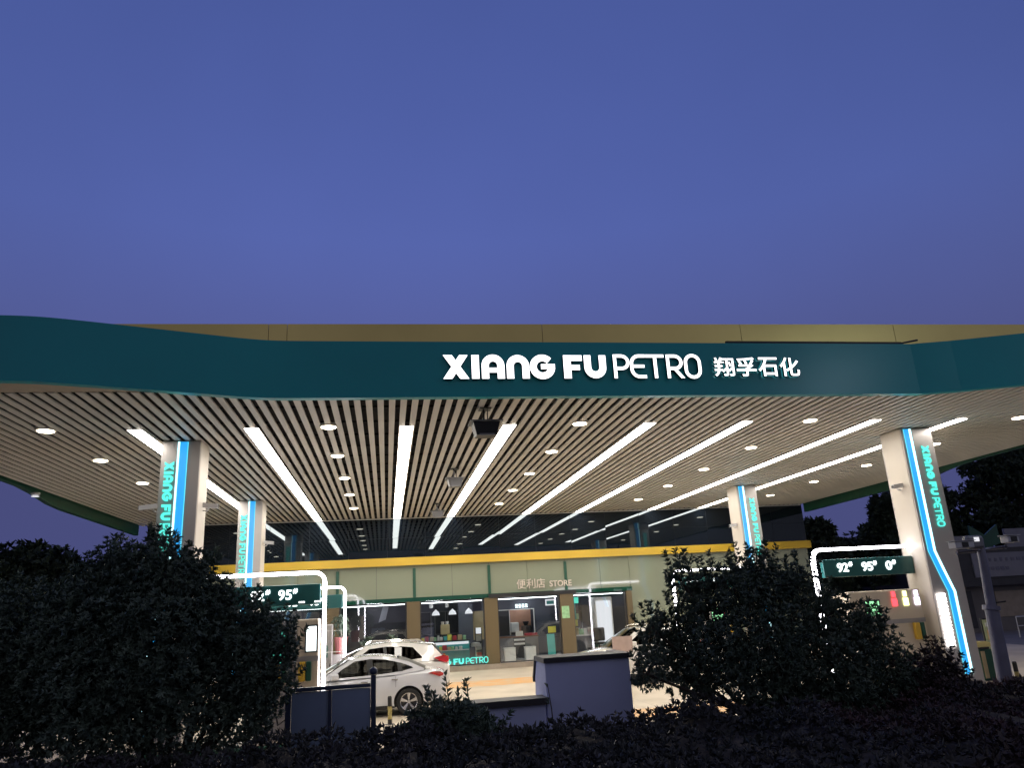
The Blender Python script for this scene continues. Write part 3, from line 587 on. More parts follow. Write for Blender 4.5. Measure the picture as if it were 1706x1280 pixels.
shelfgoods('goods', 7.96, 8.84, 35.5, 1.83, 2.1, 5, 'cartons on the wall shelf', 'on the tall dark wall shelf')
tag(MB().add([(-0.35, 34.2, 2.2), (-0.05, 34.2, 2.3), (0.1, 34.2, 2.9), (-0.15, 34.2, 2.9)], [(0, 1, 2, 3)]).add([(-0.35, 34.22, 2.2), (-0.05, 34.22, 2.3), (0.1, 34.22, 2.9), (-0.15, 34.22, 2.9)], [(0, 1, 2, 3)]).build('hanging_poster', 'banner'), 'grey slanted poster hanging in the darkest shop window', 'poster')
#SECTION3
# ================================================================== pump islands, neon frames, dispensers
def island(x0, x1, y0, y1, lab):
    z = gz(y0); r = thing('pump_island', lab, 'pump island', ((x0+x1)/2, (y0+y1)/2, z), 'raised pump islands')
    MB().rbox(x0, x1, y0, y1, z+0.001, z+0.17, 0.03).build('kerb', 'greenpaint', r); MB().rbox(x0+0.03, x1-0.03, y0+0.03, y1-0.03, z+0.172, z+0.20, 0.01).build('deck', 'plinth', r)
island(-9.2, -1.05, 16.6, 18.05, 'front left pump island partly hidden by the big left bush')
island(9.9, 14.78, 16.75, 18.05, 'front right pump island with the yellow roofed bin on its end')
island(-9.2, -1.05, 25.9, 27.1, 'rear left pump island behind the white cars')
island(10.3, 14.35, 25.9, 27.1, 'rear right pump island near the far right column')
def light_frame(xa, xb, y, lab, digits, small=False):       # from the column at xa to the corner at xb
    s = 1 if xb > xa else -1; R = 0.22; zt = 3.47; g = gz(y)
    r = thing('neon_frame', lab, 'light frame', ((xa+xb)/2, y, g+0.2), 'white neon frames over the pump islands')
    path = [(xa, y, zt), ((xa+xb)/2, y, zt)]+[(xb-s*R+s*R*math.sin(a), y, zt-R+R*math.cos(a)) for a in np.linspace(0, PI/2, 9)]+[(xb, y, 1.8), (xb, y, g+0.2)]
    for dy in (-0.045, 0.045): MB().tube([(x, y0_+dy, z) for x, y0_, z in path], 0.036, 10).build('neon_tube', 'neon', r, smooth=True)
    MB().tube(path, 0.03, 8).build('steel_frame', 'grey', r, smooth=True)
    x0, x1 = (xa+0.02, xb-0.09) if s > 0 else (xb+0.22, xa-0.02)
    bo = MB().rbox(x0, x1, y-0.04, y+0.10, 2.80, 3.23, 0.015).build('price_board', 'board', r)
    for f in (lambda u, v, t: (u, y-0.045-t, v), lambda u, v, t: (x0+x1-u, y+0.105+t, v)):   # road face and shop face
        for tx, a, c in digits:
            b = text_on(MB(), tx, a, c, 2.915, 3.13, f, 0.02, bold=0.02); text_on(b, '#', c+0.02, c+0.12, 3.04, 3.15, f, 0.02, bold=0.02)
            b.build('grade_number', 'priceletter', bo)
    if small:
        b = MB()
        for xx in (x0+0.5, x1-0.45, x1-0.12):
            for k in range(3): b.box(xx+k*0.045, xx+k*0.045+0.035, y-0.05, y-0.042, 2.84, 2.875)
        b.build('small_caption', 'priceletter', bo)
    return r
light_frame(-4.0, -1.33, 17.4, 'front left white neon frame with dark green price board', [('92', -2.87, -2.59), ('95', -2.30, -2.02)], True)
light_frame(12.97, 10.28, 17.4, 'front right white neon frame with price board reading 92, 95 and 0', [('92', 10.86, 11.15), ('95', 11.52, 11.81), ('0', 12.17, 12.33)])
light_frame(-4.06, -1.36, 26.5, 'rear left white neon frame behind the first, near the store', [('92', -3.2, -2.9), ('95', -2.5, -2.2)])
light_frame(12.72, 10.12, 26.5, 'rear right white neon frame half hidden by the right bush', [('92', 10.6, 10.9), ('95', 11.3, 11.6)])
def dispenser(x0, x1, y, zt, body, screen, lab, sbox, leds=()):
    g = gz(y)+0.2; r = thing('fuel_dispenser', lab, 'fuel dispenser', ((x0+x1)/2, y+0.35, g), 'fuel dispensers on the islands')
    MB().rbox(x0, x1, y, y+0.7, g+0.002, zt, 0.03).build('cabinet', body, r)
    MB().box(x0-0.006, x1+0.006, y-0.008, y+0.3, 1.66, 1.76).build('belt', 'dispgrey', r)
    MB().box(x0+0.06, x1-0.06, y-0.012, y-0.002, 0.55, 1.55).build('lower_panel', body, r)
    a, c, z0, z1 = sbox
    bz = MB().box(a-0.03, c+0.03, y-0.014, y+0.01, z0-0.03, z1+0.03).build('screen_bezel', 'dgrey', r); MB().box(a, c, y-0.02, y-0.0145, z0, z1).build('screen', screen, bz)
    k = 0
    for m in leds:
        xx = x0+(0.58+0.16*k)*(x1-x0); MB().box(xx, xx+0.13, y-0.03, y-0.013, zt-0.38, zt-0.2).build('lit_number', m, r); MB().box(xx+0.02, xx+0.11, y-0.03, y-0.013, zt-0.17, zt-0.04).build('lit_number', m, r); k += 1
    nb = MB(); nb.rbox(x1-0.38, x1-0.24, y-0.12, y-0.014, 1.28, 1.66, 0.02); nb.build('nozzle_boot', 'yellow', r)
    MB().rbox(x1-0.23, x1-0.12, y-0.12, y-0.014, 1.28, 1.66, 0.02).build('nozzle_boot', 'greenpaint', r)
    MB().tube([(x1-0.31, y-0.07, 1.2), (x1-0.33, y-0.2, 0.8), (x1-0.25, y-0.22, 0.5), (x1-0.1, y-0.15, 0.6), (x1-0.05, y-0.02, 1.1)], 0.017, 6).build('hose', 'black', r, smooth=True)
    return r
dispenser(-1.86, -1.42, 17.05, 2.5, 'cream', 'screenwhite', 'cream fuel dispenser with white screen beside the front left neon leg', (-1.66, -1.46, 1.86, 2.35))
dispenser(-2.64, -1.90, 17.05, 2.5, 'dispgrey', 'screenteal', 'grey fuel dispenser with green screen at the edge of the left bush', (-2.45, -2.08, 1.5, 2.28))
dispenser(10.9, 12.8, 17.15, 2.44, 'cream', 'screengreen', 'wide cream fuel dispenser with red, yellow and violet lit numbers behind the right bush', (11.3, 11.65, 1.88, 2.2), ('redled', 'yellowled', 'violetled'))
dispenser(-2.75, -1.75, 26.2, 2.3, 'dispgrey', 'screenwhite', 'grey fuel dispenser on the rear left island seen between the neon legs', (-2.5, -2.1, 1.7, 2.1))
dispenser(10.9, 12.3, 26.2, 2.3, 'dispgrey', 'screengreen', 'fuel dispenser on the rear right island behind the right bush', (11.3, 11.7, 1.7, 2.1), ('redled', 'yellowled'))
def rosettes(pts, dirs, nl, ln, wd, rng, spread=(0.5, 1.25)):
    """leaf whorls: 4 vertices and 2 triangles per leaf, all of different size and turn"""
    n = len(pts); P = np.repeat(pts, nl, 0); D = np.repeat(dirs/np.linalg.norm(dirs, axis=1, keepdims=True), nl, 0); m = len(P)
    A = np.cross(D, rng.normal(size=(m, 3))); A /= np.linalg.norm(A, axis=1, keepdims=True)
    th = rng.uniform(*spread, m)[:, None]; d = D*np.cos(th)+A*np.sin(th)
    s = np.cross(d, D+rng.normal(size=(m, 3))*0.25); s /= np.linalg.norm(s, axis=1, keepdims=True)+1e-9; nn = np.cross(s, d)
    L = (ln*rng.uniform(0.6, 1.25, m))[:, None]; W = (wd*rng.uniform(0.7, 1.2, m))[:, None]
    b = P+d*0.01; mid = P+d*L*0.5+nn*L*0.06; tip = P+d*L-nn*L*0.10
    V = np.stack([b, mid+s*W/2+nn*W*0.2, tip, mid-s*W/2+nn*W*0.2], 1).reshape(-1, 3)
    k = np.arange(m)[:, None]*4; F = np.concatenate([k+np.array([[0, 1, 2]]), k+np.array([[0, 2, 3]])], 0)
    return V, F
rng = np.random.default_rng(11)
pp = thing('potted_shrub', 'leafy shrub in a pink red pot on the rear left island', 'potted plant', (-1.5, 26.9, 0.25))
MB().lathe([(0.16, 0), (0.22, 0.5), (0.24, 0.52)], -1.5, 26.8, 1.35, 14).build('pot', 'pink', pp); MB().box(-1.74, -1.26, 26.6, 27.0, 0.255, 1.345).build('pedestal', 'dispgrey', pp)
q = rng.normal(size=(90, 3)); q /= np.linalg.norm(q, axis=1, keepdims=True); V, F = rosettes(np.array([-1.5, 26.8, 2.25])+q*np.array([.3, .25, .38])*rng.uniform(.4, 1, (90, 1)), q+[0, 0, .4], 8, .12, .045, rng); mesh_np('foliage', V, F, 'leaf', pp)
rk = thing('white_rack', 'thin white tube rack standing in front of the rear left dispenser', 'rack', (-1.75, 26.05, 0.24))
b = MB(); b.tube([(-2.0, 26.05, .25), (-2.0, 26.05, 2.1), (-1.45, 26.05, 2.1), (-1.42, 26.05, .25)], .016, 6)
for z in (1.45, .8): b.tube([(-2.0, 26.05, z), (-1.43, 26.05, z)], .012, 6)
b.build('tubes', 'whiteplastic', rk)
for x, lab in ((-0.7, 'leafy plant in front of the darkest shop window, left of two'), (0.15, 'leafy plant in front of the darkest shop window, right of two')):
    pl = thing('pavement_plant', lab, 'potted plant', (x, 31.7, .15), 'plants in front of the shop')
    MB().lathe([(.16, 0), (.2, .42), (.22, .45)], x, 31.7, .155, 14).build('pot', 'dgrey', pl)
    q = rng.normal(size=(80, 3)); q /= np.linalg.norm(q, axis=1, keepdims=True); V, F = rosettes(np.array([x, 31.7, 1.15])+q*np.array([.34, .3, .5])*rng.uniform(.4, 1, (80, 1)), q+[0, 0, .5], 8, .2, .06, rng); mesh_np('foliage', V, F, 'leaf', pl)
oc = thing('office_chair', 'black padded office chair in front of the white glowing panel', 'chair', (8.95, 32.9, .37)); MB().rbox(8.68, 9.22, 32.82, 32.95, .95, 1.5, .06).build('backrest', 'black', oc); MB().rbox(8.7, 9.2, 32.7, 33.1, .82, .92, .03).build('seat', 'black', oc); MB().lathe([(.25, 0), (.04, .05), (.03, .44)], 8.95, 32.9, .375, 10).build('base', 'dgrey', oc)
for i, x in enumerate((1.75, 2.55, 3.05)):
    fc = thing('wall_cabinet', 'dark framed wall cabinet behind the shop counter, %s of three' % ['left', 'middle', 'right'][i], 'cabinet', (x, 37.4, 1.5), 'wall cabinets behind the counter')
    MB().box(x-.3, x+.3, 37.3, 37.59, 1.5, 2.5).build('body', 'darkwall', fc); b = MB(); b.box(x-.32, x-.29, 37.26, 37.299, 1.48, 2.52); b.box(x+.29, x+.32, 37.26, 37.299, 1.48, 2.52); b.box(x-.29, x+.29, 37.26, 37.299, 2.49, 2.52); b.box(x-.29, x+.29, 37.26, 37.299, 1.48, 1.51); b.build('door_frame', 'grey', fc)
bn = thing('island_bin', 'green bin with a wide yellow roof standing right of the near right column', 'bin', (14.5, 17.6, 0.2))
MB().rbox(14.33, 14.66, 17.45, 17.78, 0.203, 0.92, 0.02).build('body', 'greenpaint', bn); MB().box(14.34, 14.44, 17.43, 17.446, 0.26, 0.88).build('front_strip', 'tanbox', bn)
MB().add([(14.2, 17.38, 0.98), (14.86, 17.38, 0.98), (14.86, 17.85, 0.98), (14.2, 17.85, 0.98), (14.27, 17.5, 1.1), (14.6, 17.5, 1.1), (14.6, 17.75, 1.1), (14.27, 17.75, 1.1)], [(0, 1, 2, 3), (4, 5, 6, 7), (0, 1, 5, 4), (1, 2, 6, 5), (2, 3, 7, 6), (3, 0, 4, 7)]).build('roof', 'dullyellow', bn)
MB().box(14.36, 14.63, 17.48, 17.75, 0.922, 0.978).build('neck', 'dgrey', bn)
def bollard(x, y, lab):
    r = thing('bollard', lab, 'bollard', (x, y, 0), 'yellow and black bollards'); b = MB(); c = MB()
    b.lathe([(0.05, 0), (0.05, 0.28)], x, y, 0.12, 14); b.build('yellow_band', 'dullyellow', r); c.lathe([(0.051, 0), (0.051, 0.118)], x, y, 0.0, 14); c.build('black_band', 'black', r); c = MB(); c.lathe([(0.051, 0), (0.051, 0.2), (0.035, 0.23)], x, y, 0.402, 14); c.build('black_band', 'black', r)
    MB().lathe([(0.11, 0), (0.11, 0.012)], x, y, 0.002, 14).build('foot', 'dgrey', r)
bollard(0.06, 19.6, 'yellow and black bollard beside the rear wheel of the white sedan'); bollard(14.9, 17.1, 'yellow and black bollard at the right edge beside the grey camera pole')
ps_ = thing('poster_board', 'upright yellow green notice board on a post behind the camera pole', 'notice board', (16.45, 19.5, 0))
MB().box(16.24, 16.66, 19.5, 19.53, 0.62, 1.54).build('frame', 'black', ps_); MB().box(16.28, 16.62, 19.487, 19.497, 0.66, 1.5).build('poster', 'noticepaper', ps_); MB().box(16.36, 16.56, 19.476, 19.486, 0.98, 1.22).build('picture', 'orange', ps_); MB().box(16.34, 16.58, 19.476, 19.486, 1.32, 1.42).build('heading', 'paper', ps_); MB().tube([(16.45, 19.56, 0), (16.45, 19.56, 1.3)], 0.03, 8).build('post', 'black', ps_)

# ================================================================== cars (front towards -x in their own axes)
def interp(tab, x, k):
    for a, c in zip(tab, tab[1:]):
        if a[0] <= x <= c[0]: return a[k]+(c[k]-a[k])*(x-a[0])/(c[0]-a[0])
    return tab[-1][k] if x > tab[-1][0] else tab[0][k]
def make_car(name, lab, cat, loc, paint, P):
    r = thing(name, lab, cat, loc); r.location = loc
    T = P['st']; hw = lambda x: interp(T, x, 4)
    def sect(t):
        x, zb, zs, zt, h = t; zm = zb+(zs-zb)*0.55
        half = [(-.80*h, zb), (-.965*h, zb+.07), (-1.0*h, zm), (-.985*h, zs-.06), (-.955*h, zs), (-.80*h, zs+(zt-zs)*.55), (-.4*h, zs+(zt-zs)*.92)]
        return [(x, y, z) for y, z in half]+[(x, 0, zt)]+[(x, -y, z) for y, z in reversed(half)]
    xs = []
    for a, c in zip(T, T[1:]):
        for i in range(4): xs.append(a[0]+(c[0]-a[0])*i/4)
    xs.append(T[-1][0]); fine = []
    for x in xs:                                             # smooth the station curves a little
        d = 0.10; ww = [(x-d, .25), (x, .5), (x+d, .25)]; fine.append((x,)+tuple(sum(interp(T, xx, k)*q for xx, q in ww) for k in (1, 2, 3, 4)))
    b = MB(); n = 15
    for t in fine: b.v += sect(t)
    for i in range(len(fine)-1):
        for j in range(n): b.f.append((i*n+j, i*n+(j+1) % n, (i+1)*n+(j+1) % n, (i+1)*n+j))
    b.f += [tuple(range(n)), tuple((len(fine)-1)*n+j for j in reversed(range(n)))]
    body = b.build('body', paint, r, local=True)
    wr = P['wr']; ax = P['axles']
    cut = MB()
    for xa in ax: cut.lathe([(wr*1.17, 0), (wr*1.17, 2.4)], 0, 0, -1.2, 40)
    for k, xa in enumerate(ax):
        for i in range(80): vx, vy, vz = cut.v[k*80+i]; cut.v[k*80+i] = (xa+vx, vz, wr+0.01+vy)
    co = cut.build('cutter', 'trim', r, local=True); md = body.modifiers.new('b', 'BOOLEAN'); md.operation = 'DIFFERENCE'; md.object = co; md.solver = 'EXACT'
    bpy.context.view_layer.update(); me = bpy.data.meshes.new_from_object(body.evaluated_get(bpy.context.evaluated_depsgraph_get()))
    body.modifiers.clear(); body.data = me; bpy.data.objects.remove(co); smooth_by_angle(me, 30)
    me.materials.clear(); me.materials.append(M[paint])
    for f in me.polygons: f.material_index = 0
    MB().rbox(0.25, T[-1][0]-0.25, -0.58, 0.58, 0.18, 0.72, 0.05).build('underbody', 'black', r, local=True)
    for xa in ax:
        for sd in (-1, 1):
            yo = sd*(hw(xa)*0.985); ws = MB(); rr = wr
            prof = [(rr*.68, -.1), (rr*.9, -.105), (rr, -.085), (rr, .085), (rr*.9, .105), (rr*.68, .1)]
            tm = MB(); tm.lathe([(a, z) for a, z in prof], 0, 0, 0, 32); tm.f = tm.f[:-2]; tm.v = [(xa+x, yo-sd*0.11+z, wr+y) for x, y, z in tm.v]
            wo = tm.build('wheel', 'tyre', r, local=True, smooth=True)
            rm = MB(); yy = yo-sd*0.012
            for k in range(36):
                a0, a1 = 2*PI*k/36, 2*PI*(k+1)/36
                rm.add([(xa+q*math.cos(a), yy+o_, wr+q*math.sin(a)) for a in (a0, a1) for q, o_ in ((rr*.70, 0), (rr*.63, -sd*.01))], [(0, 1, 3, 2)])
            for k in range(5):
                for off in (-.11, .11):
                    a = 2*PI*k/5+.3+off; p = Vector((math.cos(a), math.sin(a))); a2 = 2*PI*k/5+.3+off*.6; p2 = Vector((math.cos(a2), math.sin(a2))); nrm = Vector((-p.y, p.x))*0.016
                    c0, c1 = p2*rr*.12, p*rr*.66
                    rm.add([(xa+v.x, yy+o_, wr+v.y) for v, o_ in ((c0-nrm, -sd*.015), (c0+nrm, -sd*.015), (c1+nrm*1.2, 0), (c1-nrm*1.2, 0), (c0-nrm, -sd*.05), (c0+nrm, -sd*.05), (c1+nrm*1.2, -sd*.04), (c1-nrm*1.2, -sd*.04))], [(0, 1, 2, 3), (0, 3, 7, 4), (1, 2, 6, 5)])
            hb = MB(); hb.lathe([(rr*.15, 0), (rr*.12, .03)], 0, 0, 0, 16); rm.add([(xa+x, yy-sd*.02+sd*z*.8, wr+y) for x, y, z in hb.v], hb.f)
            rm.build('rim', 'rim', wo, local=True)
            dk = MB(); dk.lathe([(rr*.66, 0), (rr*.66, .01)], 0, 0, 0, 24); dk.v = [(xa+x, yo-sd*(.10+z), wr+y) for x, y, z in dk.v]; dk.build('brake_disc', 'dgrey', wo, local=True)
    hb_, tum = P['hb'], P['tumble']; zb0 = P['O'][0][1]
    Y = lambda z, x=2: hb_-(z-zb0)*tum-max(0, (x-P['taper'][0]))*P['taper'][1]
    for sd in (-1, 1):
        O, I = P['O'], P['I']; n = len(O); b = MB()
        b.v = [(x, sd*Y(z, x), z) for x, z in O]+[(x, sd*(Y(z, x)+.004), z) for x, z in I]+[(x, sd*(Y(z, x)-.03), z) for x, z in I]
        b.f = [(i, (i+1) % n, n+(i+1) % n, n+i) for i in range(n)]+[(n+i, n+(i+1) % n, 2*n+(i+1) % n, 2*n+i) for i in range(n)]
        sp = b.build('side_frame', paint, r, local=True, smooth=True)
        g = MB(); g.v = [(x, sd*(Y(z)-.028), z) for x, z in I]; g.f = [tuple(range(n))]; g.build('side_glass', P.get('glass', 'carglass'), r, local=True)
        for (xa, wdt, z0, z1) in P['posts']:
            q = MB(); q.add([(xa-wdt/2, sd*(Y(z0)-.004), z0), (xa+wdt/2, sd*(Y(z0)-.004), z0), (xa+wdt/2-.05, sd*(Y(z1)-.004), z1), (xa-wdt/2-.05, sd*(Y(z1)-.004), z1), (xa-wdt/2, sd*(Y(z0)-.03), z0), (xa+wdt/2, sd*(Y(z0)-.03), z0), (xa+wdt/2-.05, sd*(Y(z1)-.03), z1), (xa-wdt/2-.05, sd*(Y(z1)-.03), z1)], [(0, 1, 2, 3), (0, 3, 7, 4), (1, 2, 6, 5), (4, 5, 6, 7)])
            q.build('window_post', 'trim', r, local=True)
        tl = MB(); tl.prism(P['tail'], lambda u, v, t: (u, sd*(hw(u)*t+(0.012 if t > .9 else 0)), v), .62, 1.0); tl.build('tail_lamp', 'tail', r, local=True)
        hl = MB(); hl.prism(P['head'], lambda u, v, t: (u, sd*(hw(u)*t+(0.008 if t > .9 else 0)), v), .62, .985); hl.build('head_lamp', 'headlamp', r, local=True)
        x, z = P['mirror']; MB().rbox(x-.1, x+.1, min(sd*(hb_+.06), sd*(hb_+.25)), max(sd*(hb_+.06), sd*(hb_+.25)), z-.07, z+.07, .03).build('mirror', paint, r, local=True); MB().box(x-.02, x+.05, min(sd*(hb_-.02), sd*(hb_+.09)), max(sd*(hb_-.02), sd*(hb_+.09)), z-.06, z-.02).build('mirror_arm', 'trim', r, local=True)
        for x, z in P['handles']: MB().rbox(x-.09, x+.09, min(sd*(hw(x)*.975), sd*(hw(x)*.975+.035)), max(sd*(hw(x)*.975), sd*(hw(x)*.975+.035)), z-.016, z+.016, .01).build('door_handle', 'chrome', r, local=True)
        for x, z0, z1 in P['seams']:
            sm = MB()
            sm.add([(x-.004, sd*(hw(x)*(1.002 if q == 1 else .99)), z) for q, z in ((0, z0), (1, z0+(z1-z0)*.5), (0, z1))]+[(x+.004, sd*(hw(x)*(1.002 if q == 1 else .99)), z) for q, z in ((0, z0), (1, z0+(z1-z0)*.5), (0, z1))], [(0, 1, 4, 3), (1, 2, 5, 4)])
            sm.build('door_seam', 'trim', r, local=True)
        xa, xb = ax; MB().rbox(xa+wr*1.3, xb-wr*1.3, min(sd*hw(2)*.93, sd*hw(2)*1.0), max(sd*hw(2)*.93, sd*hw(2)*1.0), .17, .27, .02).build('sill', 'trim', r, local=True)
        if P.get('rails'): MB().tube([(2.0, sd*.62, P['rails']-.03), (2.15, sd*.62, P['rails']+.035), (3.6, sd*.62, P['rails']), (3.75, sd*.62, P['rails']-.07)], .018, 6).build('roof_rail', 'chrome', r, local=True)
    def loft(rows, m, nm, bulge=0.0, crown=.035):
        b = MB(); n = 11
        for x, z in rows:
            for i in range(n):
                u = -1+2*i/(n-1); b.v.append((x+bulge*(1-u*u), u*(Y(z, x)+.002), z+crown*(1-u*u)))
        b.f = [(i*n+j, i*n+j+1, (i+1)*n+j+1, (i+1)*n+j) for i in range(len(rows)-1) for j in range(n-1)]
        return b.build(nm, m, r, local=True, smooth=True)
    loft(P['roof'], paint, 'roof'); loft(P['wind'], 'carglass', 'windscreen', -.10); loft(P['rear'], 'trim', 'rear_window', .06)
    z = P['O'][0][1]+.02; MB().box(1.45, P['deck'], -.74, .74, z, z+.012).build('cabin_deck', 'seat', r, local=True)
    for x in P['seats']:
        for y in (-.36, .36):
            s = MB().rbox(x-.08, x+.06, y-.23, y+.23, z+.013, z+.17, .04); so = s.build('seat', 'seat', r, local=True); MB().rbox(x-.03, x+.08, y-.13, y+.13, z+.20, z+.40, .05).build('headrest', 'seat', so, local=True)
    x = T[-1][0]; MB().rbox(x-.12, x+.005, -.5, .5, .42, .50, .02).build('rear_bumper_trim', 'trim', r, local=True); MB().box(x-.1, x+.012, -.24, .24, P['plate'], P['plate']+.13).build('number_plate', 'tealbox', r, local=True)
    MB().rbox(-.012, .1, -.42, .42, P['grille'], P['grille']+.18, .02).build('grille', 'trim', r, local=True)
    return r
SED = dict(st=[(0, .34, .52, .60, .60), (.08, .24, .60, .69, .74), (.35, .19, .70, .79, .84), (.9, .18, .81, .91, .89), (1.35, .18, .88, .985, .90), (2.2, .18, .92, .975, .90), (3.2, .18, .96, 1.0, .90), (3.75, .2, .99, 1.08, .89), (4.2, .24, .99, 1.085, .865), (4.45, .30, .95, 1.06, .80), (4.55, .42, .86, .98, .68)],
    wr=.325, axles=(.88, 3.58), hb=.835, tumble=.42, taper=(3.2, .10), O=[(1.30, .95), (1.7, .95), (2.3, .96), (2.9, .98), (3.4, 1.0), (3.98, 1.06), (4.0, 1.10), (3.58, 1.30), (3.08, 1.435), (2.6, 1.475), (2.1, 1.43), (1.7, 1.20)],
    I=[(1.66, 1.0), (1.85, 1.0), (2.3, 1.01), (2.9, 1.03), (3.4, 1.07), (3.70, 1.13), (3.67, 1.165), (3.42, 1.265), (3.0, 1.375), (2.6, 1.41), (2.2, 1.375), (1.85, 1.18)], posts=[(2.62, .15, 1.005, 1.40), (3.38, .10, 1.07, 1.28)],
    tail=[(4.08, .985), (4.25, 1.02), (4.42, 1.0), (4.50, .955), (4.48, .90), (4.38, .89), (4.25, .94)], head=[(.06, .60), (.2, .69), (.62, .80), (.55, .70), (.2, .58)], mirror=(1.72, 1.04), handles=[(2.45, .86), (3.22, .89)], seams=[(1.55, .28, .92), (2.62, .28, .94), (3.25, .62, .96)],
    roof=[(2.0, 1.405), (2.1, 1.43), (2.35, 1.46), (2.6, 1.475), (2.85, 1.465), (3.08, 1.435), (3.3, 1.38)], wind=[(1.22, .98), (1.6, 1.20), (2.0, 1.405)], rear=[(3.3, 1.38), (3.6, 1.275), (4.0, 1.09)], deck=3.7, seats=(2.35, 3.25), plate=.62, grille=.42)
SUVP = dict(st=[(0, .40, .72, .84, .62), (.1, .28, .82, .93, .77), (.4, .23, .90, 1.01, .87), (1.0, .22, 1.0, 1.09, .91), (1.3, .22, 1.04, 1.11, .92), (2.2, .22, 1.07, 1.12, .92), (3.3, .22, 1.09, 1.14, .92), (3.9, .25, 1.09, 1.14, .91), (4.25, .32, 1.07, 1.14, .87), (4.40, .42, 1.0, 1.12, .80), (4.46, .52, .92, 1.07, .72)],
    wr=.35, axles=(.86, 3.5), hb=.86, tumble=.36, taper=(3.4, .07), O=[(1.2, 1.07), (1.6, 1.07), (2.2, 1.08), (2.8, 1.09), (3.5, 1.1), (4.3, 1.12), (4.24, 1.25), (3.97, 1.54), (3.3, 1.645), (2.6, 1.675), (2.0, 1.625), (1.6, 1.36)],
    I=[(1.6, 1.14), (1.8, 1.14), (2.2, 1.145), (2.8, 1.16), (3.3, 1.18), (3.66, 1.21), (3.64, 1.25), (3.38, 1.52), (3.1, 1.56), (2.6, 1.58), (2.1, 1.54), (1.78, 1.32)], posts=[(2.6, .10, 1.15, 1.57)],
    tail=[(4.0, 1.20), (4.28, 1.26), (4.43, 1.22), (4.45, 1.08), (4.36, 1.04), (4.15, 1.12)], head=[(.04, .78), (.2, .90), (.7, 1.0), (.6, .88), (.2, .74)], mirror=(1.7, 1.2), handles=[(2.4, .98), (3.3, 1.0)], seams=[(1.5, .35, 1.04), (2.6, .35, 1.07), (3.4, .72, 1.08)], rails=1.70, glass='darkcarglass',
    roof=[(1.95, 1.60), (2.0, 1.625), (2.3, 1.66), (2.6, 1.675), (3.0, 1.665), (3.3, 1.645), (3.97, 1.575), (4.08, 1.545), (4.06, 1.52)], wind=[(1.1, 1.08), (1.5, 1.34), (1.95, 1.60)], rear=[(4.0, 1.53), (4.15, 1.36), (4.33, 1.13)], deck=4.0, seats=(2.3, 3.2), plate=.72, grille=.62)
make_car('parked_sedan', 'pearl white sedan with red tail lamp, nearest of the cars, behind the slate fence', 'car', (-3.03, 21.9, 0.0), 'carsilver', SED)
suv = make_car('parked_suv', 'white suv with dark side windows standing behind the white sedan', 'car', (-2.62, 24.6, 0.01), 'carwhite', SUVP)
dup(suv, (5.95, 25.1, 0.02), 'cream white suv showing its bonnet above the tall blue wall')
nb = thing('acrylic_notice', 'pinkish notice board on a stand in front of the right hand car', 'notice board', (7.1, 23.2, 0)); MB().box(6.72, 7.35, 23.2, 23.22, 1.05, 1.5).build('board', 'pinkboard', nb); MB().tube([(7.05, 23.23, 0), (7.05, 23.23, 1.2)], .02, 6).build('post', 'grey', nb); MB().box(6.5, 6.8, 23.17, 23.19, .95, 1.14).build('plate', 'banner', nb)

# ================================================================== walls, fence, pole at the verge
bw = thing('tall_blue_wall', 'tall pale wall block with dark cap, blue tint put into its colour, between the bushes', 'wall', (2.5, 10.3, 0))
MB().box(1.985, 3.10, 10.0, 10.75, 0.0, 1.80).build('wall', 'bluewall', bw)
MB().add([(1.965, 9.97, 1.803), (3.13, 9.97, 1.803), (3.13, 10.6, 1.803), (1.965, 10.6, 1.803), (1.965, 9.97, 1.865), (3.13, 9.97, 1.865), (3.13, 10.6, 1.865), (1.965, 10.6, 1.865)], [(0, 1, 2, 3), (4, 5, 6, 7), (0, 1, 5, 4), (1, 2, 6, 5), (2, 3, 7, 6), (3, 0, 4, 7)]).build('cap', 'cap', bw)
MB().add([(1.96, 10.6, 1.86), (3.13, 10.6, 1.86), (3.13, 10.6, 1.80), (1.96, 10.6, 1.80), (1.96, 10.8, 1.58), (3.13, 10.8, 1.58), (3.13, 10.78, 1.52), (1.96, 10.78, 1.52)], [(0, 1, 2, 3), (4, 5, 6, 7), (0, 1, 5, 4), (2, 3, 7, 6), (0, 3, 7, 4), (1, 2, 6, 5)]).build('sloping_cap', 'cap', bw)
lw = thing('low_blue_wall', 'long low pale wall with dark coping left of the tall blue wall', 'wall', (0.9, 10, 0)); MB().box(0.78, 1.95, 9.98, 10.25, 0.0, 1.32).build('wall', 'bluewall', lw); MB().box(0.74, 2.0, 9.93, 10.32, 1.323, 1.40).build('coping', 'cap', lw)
fn = thing('fence_panel', 'slate blue double fence panel with a ball topped post, in front of the sedan', 'fence', (-0.7, 10, 0.75))
for x0, x1 in ((-1.13, -.70), (-.66, -.20)): MB().rbox(x0, x1, 10.0, 10.02, .8, 1.66, .004).build('panel', 'fence', fn)
b = MB(); b.box(-1.2, -.2, 9.985, 10.035, 1.665, 1.71); b.box(-1.2, -1.135, 9.985, 10.035, .75, 1.662); b.box(-.698, -.662, 9.98, 10.035, .75, 1.662); b.build('frame', 'fenceframe', fn)
b = MB(); b.box(-.195, -.135, 9.98, 10.04, .75, 1.80); b.lathe([(.012, 0), (.04, .012), (.052, .04), (.045, .07), (.02, .09), (.004, .095)], -.165, 10.01, 1.80, 14); b.build('post', 'fenceframe', fn, smooth=True)
po = thing('camera_pole', 'grey steel pole carrying cameras and a lamp box at the right edge', 'pole', (8.5, 10, .75))
